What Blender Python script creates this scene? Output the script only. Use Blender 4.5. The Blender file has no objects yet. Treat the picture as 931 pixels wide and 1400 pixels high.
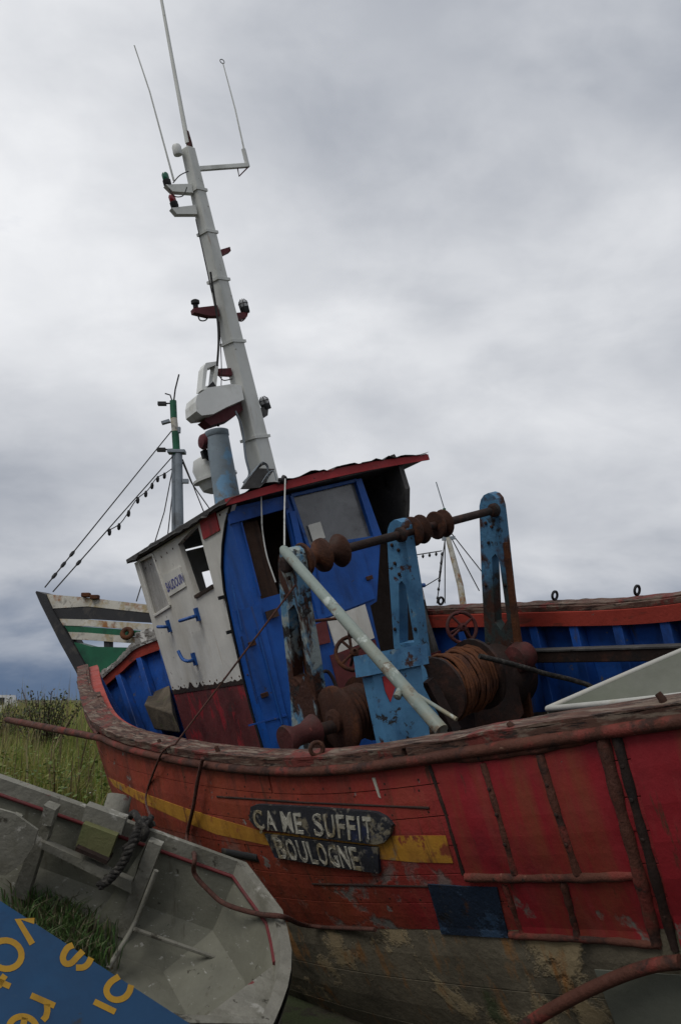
import bpy, bmesh, math, random
import numpy as np
from mathutils import Vector, Matrix
from mathutils.geometry import tessellate_polygon, delaunay_2d_cdt
from mathutils.bvhtree import BVHTree

random.seed(7); rng = np.random.default_rng(7)
SC = bpy.context.scene
COL = SC.collection
R = math.radians

# ------------------------------------------------------------------ camera
EYE = 1.60; FPX = 1150.0; CX, CY = 465.5, 700.0
PITCH = math.atan(255.0 / FPX)
cam = bpy.data.cameras.new('camera'); camo = bpy.data.objects.new('camera', cam); COL.objects.link(camo)
cam.sensor_fit = 'VERTICAL'; cam.sensor_height = 36.0; cam.lens = 36.0 * FPX / 1400.0
cam.clip_start = 0.05; cam.clip_end = 3000
camo.location = (0, 0, EYE); camo.rotation_euler = (R(90) + PITCH, 0, 0)
SC.camera = camo

# ------------------------------------------------------------------ sky, sun, exposure
SUN_EL, SUN_AZ = R(58), R(-62)          # azimuth from +Y, negative = left
world = bpy.data.worlds.new('World'); SC.world = world; world.use_nodes = True
wn, wl = world.node_tree.nodes, world.node_tree.links
wn.clear()
def wnode(t, **k):
    n = wn.new(t)
    for a, b in k.items(): setattr(n, a, b)
    return n
def wmath(op, a, b=None, clamp=False):
    n = wnode('ShaderNodeMath', operation=op, use_clamp=clamp)
    for i, v in enumerate((a, b)):
        if v is None: continue
        if isinstance(v, (int, float)): n.inputs[i].default_value = v
        else: wl.new(v, n.inputs[i])
    return n.outputs[0]
def wrange(v, a, b, c=0., d=1.):
    n = wnode('ShaderNodeMapRange', interpolation_type='SMOOTHSTEP')
    wl.new(v, n.inputs[0])
    for i, x in enumerate((a, b, c, d)): n.inputs[i + 1].default_value = x
    return n.outputs[0]
def wmix(f, a, b):
    n = wnode('ShaderNodeMix', data_type='RGBA')
    wl.new(f, n.inputs[0])
    for s, v in ((n.inputs[6], a), (n.inputs[7], b)):
        if isinstance(v, tuple): s.default_value = (*v, 1)
        else: wl.new(v, s)
    return n.outputs[2]
tc = wnode('ShaderNodeTexCoord')
sep = wnode('ShaderNodeSeparateXYZ'); wl.new(tc.outputs['Generated'], sep.inputs[0])
zz = wmath('MAXIMUM', sep.outputs[2], 0.0)
den = wmath('ADD', zz, 0.42)
cmb = wnode('ShaderNodeCombineXYZ')
wl.new(wmath('DIVIDE', sep.outputs[0], den), cmb.inputs[0]); wl.new(wmath('DIVIDE', sep.outputs[1], den), cmb.inputs[1])
cmb.inputs[2].default_value = 0.35
def wnoise(scale, detail, rough, off=(0, 0, 0), dist=0., sc=(1, 1, 1)):
    m = wnode('ShaderNodeMapping'); m.inputs['Location'].default_value = off; m.inputs['Scale'].default_value = sc
    wl.new(cmb.outputs[0], m.inputs[0])
    n = wnode('ShaderNodeTexNoise'); n.inputs['Scale'].default_value = scale; n.inputs['Detail'].default_value = detail
    n.inputs['Roughness'].default_value = rough; n.inputs['Distortion'].default_value = dist
    wl.new(m.outputs[0], n.inputs['Vector']); return n.outputs['Fac']
sky = wnode('ShaderNodeTexSky', sky_type='NISHITA', sun_disc=False, sun_elevation=SUN_EL, sun_rotation=SUN_AZ)
skys = wnode('ShaderNodeVectorMath', operation='SCALE'); wl.new(sky.outputs[0], skys.inputs[0]); skys.inputs['Scale'].default_value = 0.06
big = wrange(wnoise(1.05, 3, .45, (16.7, 9.8, 0), .2), .38, .62)
mid = wrange(wnoise(2.9, 7, .52, (9.2, 10.4, 0), .25, (.8, 1.1, 1)), .34, .68)
fine = wrange(wnoise(7.5, 6, .55, (7.4, 0.2, 0), .3), .3, .7)
lum = wmath('ADD', wmath('ADD', wmath('MULTIPLY', big, .50), wmath('MULTIPLY', mid, .36)), wmath('MULTIPLY', fine, .14))
lum = wmath('MULTIPLY', lum, wrange(sep.outputs[2], .03, .50, .62, 1.0))
c1 = wmix(lum, (.325, .350, .400), (.810, .820, .842))
# low layer near the horizon: slate blue rain cloud, with a ragged top
ragged = wmath('ADD', sep.outputs[2], wmath('MULTIPLY', wmath('SUBTRACT', mid, .5), .06))
low = wrange(ragged, .0, .17)
c2 = wmix(low, (.095, .140, .225), c1)
opening = wmath('MULTIPLY', wrange(lum, .93, 1.0), .2)
c3 = wmix(opening, c2, skys.outputs[0])
bg = wnode('ShaderNodeBackground'); wl.new(c3, bg.inputs[0]); bg.inputs[1].default_value = 1.0
wo = wnode('ShaderNodeOutputWorld'); wl.new(bg.outputs[0], wo.inputs[0])

sl = bpy.data.lights.new('sun', 'SUN'); sl.energy = 1.45; sl.angle = R(28); sl.color = (1, .97, .92)
so = bpy.data.objects.new('sun', sl); COL.objects.link(so)
sd = Vector((math.sin(SUN_AZ) * math.cos(SUN_EL), math.cos(SUN_AZ) * math.cos(SUN_EL) - .75, math.sin(SUN_EL))).normalized()
so.rotation_euler = sd.to_track_quat('Z', 'Y').to_euler()
SC.view_settings.view_transform = 'Standard'; SC.view_settings.look = 'None'
SC.view_settings.exposure = 0.16; SC.view_settings.gamma = 1.0
SC.cycles.max_bounces = 6; SC.cycles.use_denoising = True

# ------------------------------------------------------------------ materials
MATS = {}
def M(name, base, layers=(), rough=.7, metal=0., bump=.0, bscale=40., alpha=None, spec=.3, var=.12, vscale=3.):
    m = bpy.data.materials.new(name); m.use_nodes = True; MATS[name] = m
    nt = m.node_tree; N, L = nt.nodes, nt.links
    bs = N['Principled BSDF']; bs.inputs['Roughness'].default_value = rough; bs.inputs['Metallic'].default_value = metal
    bs.inputs['Specular IOR Level'].default_value = spec
    tc = N.new('ShaderNodeTexCoord')
    def noise(scale, detail=6, ro=.6, stretch=(1, 1, 1), dist=0., off=0.):
        mp = N.new('ShaderNodeMapping'); mp.inputs['Scale'].default_value = stretch; mp.inputs['Location'].default_value = (off, off * .7, off * 1.3)
        L.new(tc.outputs['Object'], mp.inputs[0])
        n = N.new('ShaderNodeTexNoise'); n.inputs['Scale'].default_value = scale; n.inputs['Detail'].default_value = detail
        n.inputs['Roughness'].default_value = ro; n.inputs['Distortion'].default_value = dist
        L.new(mp.outputs[0], n.inputs['Vector']); return n.outputs['Fac']
    def rngn(v, a, b, c=0., d=1.):
        r = N.new('ShaderNodeMapRange'); L.new(v, r.inputs[0])
        for i, x in enumerate((a, b, c, d)): r.inputs[i + 1].default_value = x
        return r.outputs[0]
    def mix(f, a, b, bt='MIX'):
        n = N.new('ShaderNodeMix'); n.data_type = 'RGBA'; n.blend_type = bt
        if isinstance(f, (int, float)): n.inputs[0].default_value = f
        else: L.new(f, n.inputs[0])
        for s, v in ((n.inputs[6], a), (n.inputs[7], b)):
            if isinstance(v, tuple): s.default_value = (*v, 1)
            else: L.new(v, s)
        return n.outputs[2]
    lo = tuple(x * (1 - var * 2) for x in base); hi = tuple(min(1, x * (1 + var)) for x in base)
    col = mix(rngn(noise(vscale, 8, .65), .3, .7), lo, hi)
    hgt = noise(bscale, 8, .65)
    for k, l in enumerate(layers):
        f = rngn(noise(l.get('s', 4), l.get('d', 8), l.get('r', .65), l.get('st', (1, 1, 1)), l.get('dist', .2), l.get('off', 3.7 * k + 1)), l.get('a', .5), l.get('b', .56))
        if 'axis' in l:   # restrict to a band of object space: (axis, from, to)
            sp = N.new('ShaderNodeSeparateXYZ'); L.new(tc.outputs['Object'], sp.inputs[0])
            wob = N.new('ShaderNodeMath'); wob.operation = 'MULTIPLY_ADD'; L.new(noise(l.get('ws', 5), 6), wob.inputs[0]); wob.inputs[1].default_value = l.get('wob', 0); L.new(sp.outputs[l['axis'][0]], wob.inputs[2])
            g = rngn(wob.outputs[0], l['axis'][1], l['axis'][2])
            mm = N.new('ShaderNodeMath'); mm.operation = 'MULTIPLY'; L.new(f, mm.inputs[0]); L.new(g, mm.inputs[1]); f = mm.outputs[0]
        if 'k' in l:
            mm = N.new('ShaderNodeMath'); mm.operation = 'MULTIPLY'; L.new(f, mm.inputs[0]); mm.inputs[1].default_value = l['k']; f = mm.outputs[0]
        col = mix(f, col, l['c'])
        if l.get('relief'):
            ad = N.new('ShaderNodeMath'); ad.operation = 'MULTIPLY_ADD'; L.new(f, ad.inputs[0]); ad.inputs[1].default_value = l['relief']; L.new(hgt, ad.inputs[2]); hgt = ad.outputs[0]
    L.new(col, bs.inputs['Base Color'])
    L.new(rngn(noise(9, 5), .3, .7, max(.05, rough - .15), min(1, rough + .15)), bs.inputs['Roughness'])
    if bump:
        b = N.new('ShaderNodeBump'); b.inputs['Strength'].default_value = bump; b.inputs['Distance'].default_value = .01
        L.new(hgt, b.inputs['Height']); L.new(b.outputs[0], bs.inputs['Normal'])
    if alpha is not None:
        bs.inputs['Alpha'].default_value = alpha
    return m

RUST = (.048, .018, .010); RUSTO = (.095, .032, .012); DARK = (.012, .010, .009); WOOD = (.15, .115, .085); GREY = (.16, .155, .14)  # rust tones lowered, partly for shade round the winch, partly for oily metal
# hull topsides: old orange red; repainted crimson towards the after end
M('hull_red', (.232, .038, .022), [
    dict(c=(.225, .016, .022), s=1.3, a=.2, b=.3, axis=(1, -1.9, -2.7), wob=.8, ws=2.5),
    dict(c=(.255, .075, .032), s=1.6, a=.48, b=.72, st=(1, 1, .5), k=.45),
    dict(c=(.30, .10, .055), s=3.5, a=.56, b=.72, st=(2, 2, .3), k=.28),
    dict(c=(.105, .028, .018), s=2.4, a=.52, b=.68, st=(5, 5, .25), k=.75),
    dict(c=(.155, .145, .13), s=4.2, a=.535, b=.60, axis=(2, 1.28, 1.02), wob=.15, relief=-.8),
    dict(c=(.17, .16, .145), s=8, a=.645, b=.665, relief=-.7),
    dict(c=(.065, .026, .016), s=7, a=.61, b=.68, st=(4, 4, .16), k=.9),
    dict(c=(.13, .05, .02), s=12, a=.62, b=.69, st=(6, 6, .2), k=.8),
    dict(c=DARK, s=16, a=.65, b=.72, k=.7)], rough=.6, bump=.5, bscale=26, var=.22)
M('hull_grey', (.120, .102, .070), [
    dict(c=(.036, .032, .022), s=1.5, a=.52, b=.66, st=(1, 1, 1), dist=1.2),
    dict(c=(.225, .175, .10), s=2.2, a=.55, b=.59, relief=.7),
    dict(c=(.20, .095, .03), s=5, a=.57, b=.68, st=(1.5, 1.5, .6)),
    dict(c=(.045, .055, .025), s=3.4, a=.60, b=.7)], rough=.85, bump=.8, bscale=22, var=.25)
M('plate_crimson', (.235, .015, .021), [
    dict(c=(.17, .055, .024), s=2.2, a=.46, b=.66, st=(2.2, 2.2, .12), k=.9), dict(c=(.28, .07, .06), s=3.2, a=.56, b=.72, st=(2, 2, .3), k=.45), dict(c=(.12, .01, .015), s=3, a=.52, b=.7, k=.7),
    dict(c=(.145, .14, .12), s=4.5, a=.58, b=.63, axis=(2, 1.1, .98), wob=.1, relief=-.4),
    dict(c=(.12, .11, .09), s=10, a=.69, b=.71, relief=-.4), dict(c=(.075, .03, .018), s=8, a=.63, b=.69, st=(2, 2, .3))], rough=.58, bump=.3, bscale=20, var=.15)
M('stripe_yellow', (.40, .195, .026), [
    dict(c=(.19, .045, .024), s=5, a=.56, b=.61), dict(c=(.16, .13, .09), s=4, a=.60, b=.66), dict(c=(.13, .055, .02), s=6, a=.56, b=.66, st=(4, 4, .2)),
    dict(c=(.26, .115, .02), s=3.2, a=.5, b=.66, st=(1, 1, .3)),
    dict(c=(.20, .045, .025), s=9, a=.60, b=.64),
    dict(c=(.10, .07, .045), s=15, a=.66, b=.7)], rough=.6, bump=.3, bscale=30)
M('rail_wood', (.090, .045, .032), [
    dict(c=(.165, .125, .095), s=9, a=.5, b=.60, st=(4, .35, 4)),
    dict(c=(.02, .014, .012), s=16, a=.56, b=.62, st=(4, .25, 4), relief=-.7),
    dict(c=(.13, .028, .022), s=5, a=.54, b=.60, relief=.4),
    dict(c=(.030, .020, .016), s=11, a=.57, b=.66, st=(3, .6, 3), relief=-.4)], rough=.9, bump=.55, bscale=30, var=.3, vscale=8)
M('rail_grey_wood', (.21, .20, .185), [
    dict(c=(.43, .42, .40), s=6, a=.54, b=.60, relief=.5),
    dict(c=(.07, .055, .045), s=8, a=.54, b=.64, st=(3, .5, 3), relief=-.8)], rough=.9, bump=1.0, bscale=30, var=.25, vscale=8)
M('rub_rust', (.085, .030, .019), [
    dict(c=(.145, .030, .022), s=5, a=.52, b=.60), dict(c=(.035, .016, .012), s=9, a=.52, b=.62), dict(c=(.22, .13, .09), s=13, a=.66, b=.71)], rough=.8, bump=.7, bscale=50, var=.25)
M('inner_blue', (.009, .062, .275), [
    dict(c=(.008, .026, .095), s=3, a=.48, b=.66, st=(1, 1, .4)), dict(c=(.05, .045, .04), s=5, a=.60, b=.68, st=(3, 3, .2), k=.7), dict(c=(.09, .085, .075), s=12, a=.645, b=.67)], rough=.6, bump=.35, bscale=25)
M('inner_red', (.30, .040, .026), [
    dict(c=(.10, .03, .02), s=6, a=.56, b=.66, st=(2, .4, 2)), dict(c=(.13, .11, .09), s=11, a=.66, b=.7)], rough=.7, bump=.4)
M('deck_wood', (.105, .085, .06), [
    dict(c=(.05, .04, .03), s=3, a=.45, b=.6), dict(c=(.05, .06, .025), s=5, a=.6, b=.7)], rough=.95, bump=.8, bscale=18, var=.3)
M('white_paint', (.60, .585, .535), [
    dict(c=(.40, .375, .32), s=2.4, a=.5, b=.7, st=(1, 1, .3), k=.8),
    dict(c=(.30, .22, .13), s=3.6, a=.63, b=.72, st=(2, 2, .14), k=.6),
    dict(c=(.16, .15, .14), s=6, a=.655, b=.68, relief=-.5),
    dict(c=(.12, .06, .03), s=13, a=.70, b=.74)], rough=.6, bump=.25, bscale=16, var=.08)
M('maroon_paint', (.115, .026, .026), [
    dict(c=(.25, .020, .026), s=4.5, a=.55, b=.60, st=(1, 1, .5)),
    dict(c=(.055, .024, .022), s=6, a=.56, b=.68), dict(c=(.22, .2, .18), s=16, a=.71, b=.73)], rough=.7, bump=.35, bscale=22, var=.2)
M('wall_blue', (.010, .078, .330), [
    dict(c=(.010, .040, .150), s=2.6, a=.50, b=.68, st=(1.3, 1.3, .25), k=.85),
    dict(c=(.03, .115, .37), s=2, a=.55, b=.75, k=.6),
    dict(c=(.05, .045, .05), s=5, a=.62, b=.70, st=(3, 3, .12), k=.7),
    dict(c=(.035, .035, .045), s=9, a=.66, b=.70, relief=-.3), dict(c=(.12, .05, .02), s=17, a=.71, b=.74)], rough=.5, bump=.25, bscale=20)
M('post_blue', (.072, .205, .355), [
    dict(c=(.036, .115, .225), s=5, a=.50, b=.66), dict(c=(.17, .25, .29), s=7, a=.61, b=.66),
    dict(c=(.022, .024, .026), s=9, a=.60, b=.63, relief=-.5), dict(c=RUST, s=6, a=.60, b=.64, relief=-.4), dict(c=(.02, .03, .04), s=20, a=.66, b=.7)], rough=.6, bump=.4, bscale=30)
M('post_peeled', (.085, .20, .31), [
    dict(c=(.24, .28, .27), s=6, a=.47, b=.55, relief=.3), dict(c=RUST, s=4, a=.49, b=.54, st=(1.4, 1.4, .4), relief=-.8),
    dict(c=(.016, .014, .013), s=7, a=.55, b=.59, relief=-.4)], rough=.75, bump=.7, bscale=35)
M('post_dark', (.028, .042, .040), [
    dict(c=(.060, .165, .28), s=3.0, a=.2, b=.3, axis=(2, 2.05, 2.2), wob=.25),
    dict(c=RUST, s=4, a=.50, b=.60), dict(c=(.02, .018, .016), s=7, a=.55, b=.62)], rough=.75, bump=.6, bscale=30)
M('rust', RUST, [dict(c=RUSTO, s=6, a=.52, b=.66), dict(c=(.035, .018, .012), s=8, a=.55, b=.68), dict(c=(.10, .05, .035), s=17, a=.66, b=.72)], rough=.85, bump=.7, bscale=45, var=.25)
M('rust_orange', (.105, .037, .014), [dict(c=RUST, s=7, a=.5, b=.64), dict(c=(.04, .02, .014), s=11, a=.58, b=.68)], rough=.85, bump=.7, bscale=50, var=.25)
M('rust_dark', (.024, .013, .010), [dict(c=(.055, .022, .014), s=6, a=.52, b=.68), dict(c=(.012, .010, .010), s=5, a=.54, b=.66)], rough=.8, bump=.6, bscale=40, var=.25)
M('rust_red', (.080, .020, .018), [dict(c=(.038, .018, .014), s=5, a=.5, b=.64), dict(c=(.19, .05, .04), s=9, a=.62, b=.68)], rough=.75, bump=.6, bscale=40, var=.2)
M('pole_green', (.205, .245, .22), [dict(c=(.20, .175, .115), s=4, a=.40, b=.58, axis=(2, 2.25, 1.75), wob=.3), dict(c=(.12, .09, .06), s=9, a=.58, b=.66), dict(c=(.05, .04, .03), s=16, a=.64, b=.69), dict(c=(.38, .42, .39), s=6, a=.60, b=.66)], rough=.55, bump=.25)
M('mast_white', (.56, .57, .54), [dict(c=(.36, .37, .34), s=2.5, a=.5, b=.68, st=(1, 1, .25)), dict(c=(.17, .15, .12), s=14, a=.655, b=.69), dict(c=(.22, .11, .05), s=6, a=.62, b=.70, st=(4, 4, .12), k=.6)], rough=.55, bump=.15, var=.06)
M('mast_maroon', (.095, .020, .025), [dict(c=(.03, .015, .015), s=6, a=.55, b=.65)], rough=.7, bump=.3)
M('plastic_white', (.60, .61, .59), [dict(c=(.42, .42, .38), s=5, a=.52, b=.7), dict(c=(.2, .19, .16), s=12, a=.66, b=.72)], rough=.45, bump=.1, var=.06)
M('stack_paint', (.21, .26, .30), [dict(c=(.16, .30, .45), s=4, a=.53, b=.6), dict(c=(.15, .12, .075), s=3, a=.5, b=.58, axis=(2, 3.75, 3.45), wob=.25), dict(c=(.30, .31, .30), s=7, a=.6, b=.66), dict(c=RUST, s=9, a=.62, b=.68)], rough=.7, bump=.4)
M('roof_felt', (.035, .034, .033), [dict(c=(.10, .095, .085), s=8, a=.55, b=.65), dict(c=(.04, .05, .02), s=5, a=.6, b=.7)], rough=.95, bump=1.0, bscale=30)
M('fascia_red', (.33, .026, .030), [dict(c=(.16, .02, .02), s=5, a=.55, b=.68, st=(.5, 1, 1)), dict(c=(.3, .28, .25), s=13, a=.67, b=.7), dict(c=DARK, s=11, a=.68, b=.72)], rough=.6, bump=.3)
M('wing_grey', (.060, .058, .057), [dict(c=(.11, .105, .10), s=3, a=.5, b=.7), dict(c=DARK, s=6, a=.58, b=.7)], rough=.8, bump=.4)
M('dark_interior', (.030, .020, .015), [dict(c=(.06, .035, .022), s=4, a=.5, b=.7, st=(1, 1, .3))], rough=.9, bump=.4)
M('brown_wood', (.060, .033, .021), [dict(c=(.03, .017, .012), s=5, a=.45, b=.65, st=(3, 3, .25))], rough=.85, bump=.5)
M('black', (.014, .014, .015), [dict(c=(.04, .036, .03), s=9, a=.58, b=.7)], rough=.6, bump=.2)
M('rubber_cable', (.022, .021, .020), [], rough=.6)
M('rope_white', (.42, .42, .40), [dict(c=(.2, .19, .17), s=9, a=.5, b=.65)], rough=.9)
M('rope_dark', (.026, .024, .022), [dict(c=(.06, .055, .048), s=30, a=.5, b=.62)], rough=.95, bump=1., bscale=90, var=.25)
M('wire_rust', (.075, .030, .022), [dict(c=(.03, .016, .012), s=18, a=.5, b=.65)], rough=.85, bump=.6, bscale=90)
M('handle_blue', (.014, .075, .270), [dict(c=(.01, .03, .11), s=9, a=.55, b=.7)], rough=.45)
M('name_black', (.018, .019, .024), [dict(c=(.15, .13, .09), s=6, a=.57, b=.61, relief=.4, off=9.3), dict(c=(.016, .022, .055), s=4, a=.58, b=.66), dict(c=(.13, .12, .10), s=15, a=.57, b=.62)], rough=.7, bump=.5, bscale=40)
M('name_letter', (.36, .345, .29), [dict(c=(.20, .165, .10), s=6, a=.5, b=.62), dict(c=(.020, .021, .026), s=9, a=.605, b=.635, relief=-.4), dict(c=(.11, .10, .08), s=22, a=.58, b=.64)], rough=.75, bump=.5, bscale=40)
M('patch_blue', (.012, .022, .042), [dict(c=(.026, .052, .095), s=6, a=.54, b=.60, relief=.5), dict(c=(.008, .008, .010), s=7, a=.52, b=.58, relief=-.5), dict(c=(.10, .10, .09), s=14, a=.64, b=.68), dict(c=(.07, .03, .015), s=9, a=.62, b=.68)], rough=.6, bump=.6, bscale=35)
M('sign_plate_blue', (.040, .045, .26), [], rough=.5)
M('lens_green', (.004, .10, .055), [], rough=.2, spec=.6)
M('lens_red', (.22, .006, .012), [], rough=.2, spec=.6)
M('lens_clear', (.55, .55, .55), [dict(c=(.25, .25, .25), s=20, a=.5, b=.6)], rough=.2, spec=.6)
M('pane_milky', (.36, .35, .335), [dict(c=(.20, .19, .18), s=4, a=.46, b=.66, st=(3, 3, .4)), dict(c=(.45, .44, .43), s=3, a=.55, b=.7)], rough=.3, spec=.6, bump=.03)
M('pane_grey', (.11, .113, .12), [dict(c=(.17, .175, .18), s=2.2, a=.48, b=.72), dict(c=(.05, .05, .052), s=5, a=.55, b=.7)], rough=.22, spec=.6)
M('card', (.58, .57, .52), [], rough=.7)
M('dinghy_grey', (.152, .150, .118), [dict(c=(.125, .122, .088), s=1.4, a=.46, b=.70, k=.8), dict(c=(.105, .115, .045), s=1.8, a=.56, b=.70, k=.8), dict(c=(.07, .06, .042), s=5, a=.60, b=.70, st=(3, 3, .25), k=.8), dict(c=(.27, .265, .24), s=30, a=.63, b=.66, st=(1, .2, 2)), dict(c=(.04, .034, .026), s=16, a=.655, b=.70)], rough=.7, bump=.5, bscale=18, var=.15)
M('dinghy_rim', (.195, .188, .157), [dict(c=(.12, .115, .09), s=5, a=.48, b=.62), dict(c=(.31, .30, .27), s=9, a=.60, b=.66), dict(c=(.16, .04, .04), s=6, a=.66, b=.69), dict(c=(.05, .045, .035), s=14, a=.60, b=.66)], rough=.8, bump=.6, bscale=30, var=.22)
M('dinghy_red', (.115, .018, .020), [dict(c=(.09, .03, .03), s=7, a=.5, b=.64)], rough=.7, bump=.3)
M('dinghy_moss', (.125, .125, .055), [dict(c=(.10, .11, .045), s=6, a=.5, b=.65)], rough=.9, bump=.5)
M('skiff_white', (.40, .395, .36), [dict(c=(.36, .34, .28), s=7, a=.53, b=.66)], rough=.6, bump=.2)
M('skiff_inside', (.125, .13, .105), [dict(c=(.11, .12, .09), s=3, a=.48, b=.66)], rough=.75, bump=.2)
M('sign_blue', (.006, .040, .100), [dict(c=(.03, .06, .10), s=5, a=.60, b=.72, st=(1, 1, 1), k=.6), dict(c=(.02, .02, .02), s=14, a=.67, b=.72, k=.8),dict(c=(.008, .052, .125), s=2.2, a=.5, b=.7), dict(c=(.004, .026, .07), s=6, a=.60, b=.72)], rough=.45, bump=.08, var=.08)
M('sign_yellow', (.31, .17, .010), [dict(c=(.05, .06, .07), s=18, a=.66, b=.70),dict(c=(.22, .12, .010), s=9, a=.5, b=.65)], rough=.55, var=.06)
M('sign_edge', (.30, .23, .16), [], rough=.8)
M('far_white', (.44, .42, .37), [dict(c=(.24, .105, .04), s=2.6, a=.53, b=.62), dict(c=(.30, .24, .13), s=4, a=.5, b=.64), dict(c=(.2, .19, .17), s=7, a=.56, b=.66)], rough=.7, bump=.3)
M('far_black', (.022, .022, .024), [dict(c=(.05, .045, .04), s=4, a=.55, b=.65)], rough=.6, bump=.2)
M('far_green', (.010, .095, .048), [dict(c=(.008, .05, .03), s=3, a=.5, b=.68), dict(c=(.1, .05, .03), s=9, a=.68, b=.72)], rough=.55, bump=.15)
M('far_grey', (.20, .23, .26), [dict(c=(.12, .13, .14), s=4, a=.5, b=.66)], rough=.6)
M('far_cabin', (.40, .40, .38), [], rough=.6)
M('car_white', (.62, .62, .62), [], rough=.35)
M('car_dark', (.02, .022, .025), [], rough=.25, spec=.6)
M('soil', (.060, .050, .036), [dict(c=(.10, .085, .06), s=3, a=.5, b=.65), dict(c=(.035, .045, .018), s=1.4, a=.48, b=.6), dict(c=(.025, .02, .016), s=8, a=.55, b=.65)], rough=.95, bump=1., bscale=25, var=.3)
M('stone', (.14, .13, .115), [dict(c=(.07, .065, .055), s=9, a=.5, b=.65)], rough=.95, bump=.8)
def leafmat(name, cols):
    m = bpy.data.materials.new(name); m.use_nodes = True; MATS[name] = m
    N, L = m.node_tree.nodes, m.node_tree.links; bs = N['Principled BSDF']; bs.inputs['Roughness'].default_value = .65
    g = N.new('ShaderNodeNewGeometry'); r = N.new('ShaderNodeValToRGB'); r.color_ramp.interpolation = 'CONSTANT'
    L.new(g.outputs['Random Per Island'], r.inputs[0]); e = r.color_ramp.elements
    while len(e) < len(cols): e.new(.5)
    for i, c in enumerate(cols): e[i].position = i / len(cols); e[i].color = (*c, 1)
    tr = N.new('ShaderNodeBsdfTranslucent'); mx = N.new('ShaderNodeMixShader'); mx.inputs[0].default_value = .25
    L.new(r.outputs[0], bs.inputs['Base Color']); L.new(r.outputs[0], tr.inputs[0])
    L.new(bs.outputs[0], mx.inputs[1]); L.new(tr.outputs[0], mx.inputs[2]); L.new(mx.outputs[0], N['Material Output'].inputs[0])
leafmat('grass_blade', [(.16, .215, .036), (.20, .245, .04), (.115, .165, .03), (.25, .255, .058), (.31, .27, .08), (.14, .21, .04), (.26, .25, .065), (.36, .30, .125)])
leafmat('weed_leaf', [(.11, .165, .035), (.135, .19, .038), (.075, .12, .028), (.18, .20, .05)])
leafmat('seed_head', [(.20, .165, .075), (.15, .115, .055), (.115, .075, .045), (.24, .20, .10)])
leafmat('bush_leaf', [(.055, .075, .026), (.075, .095, .03), (.045, .05, .025), (.09, .07, .045)])
leafmat('flower', [(.5, .5, .48), (.42, .42, .40)])
leafmat('grass_dark', [(.05, .105, .024), (.07, .135, .03), (.04, .085, .022), (.08, .12, .035), (.15, .13, .075), (.10, .085, .05)])

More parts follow.
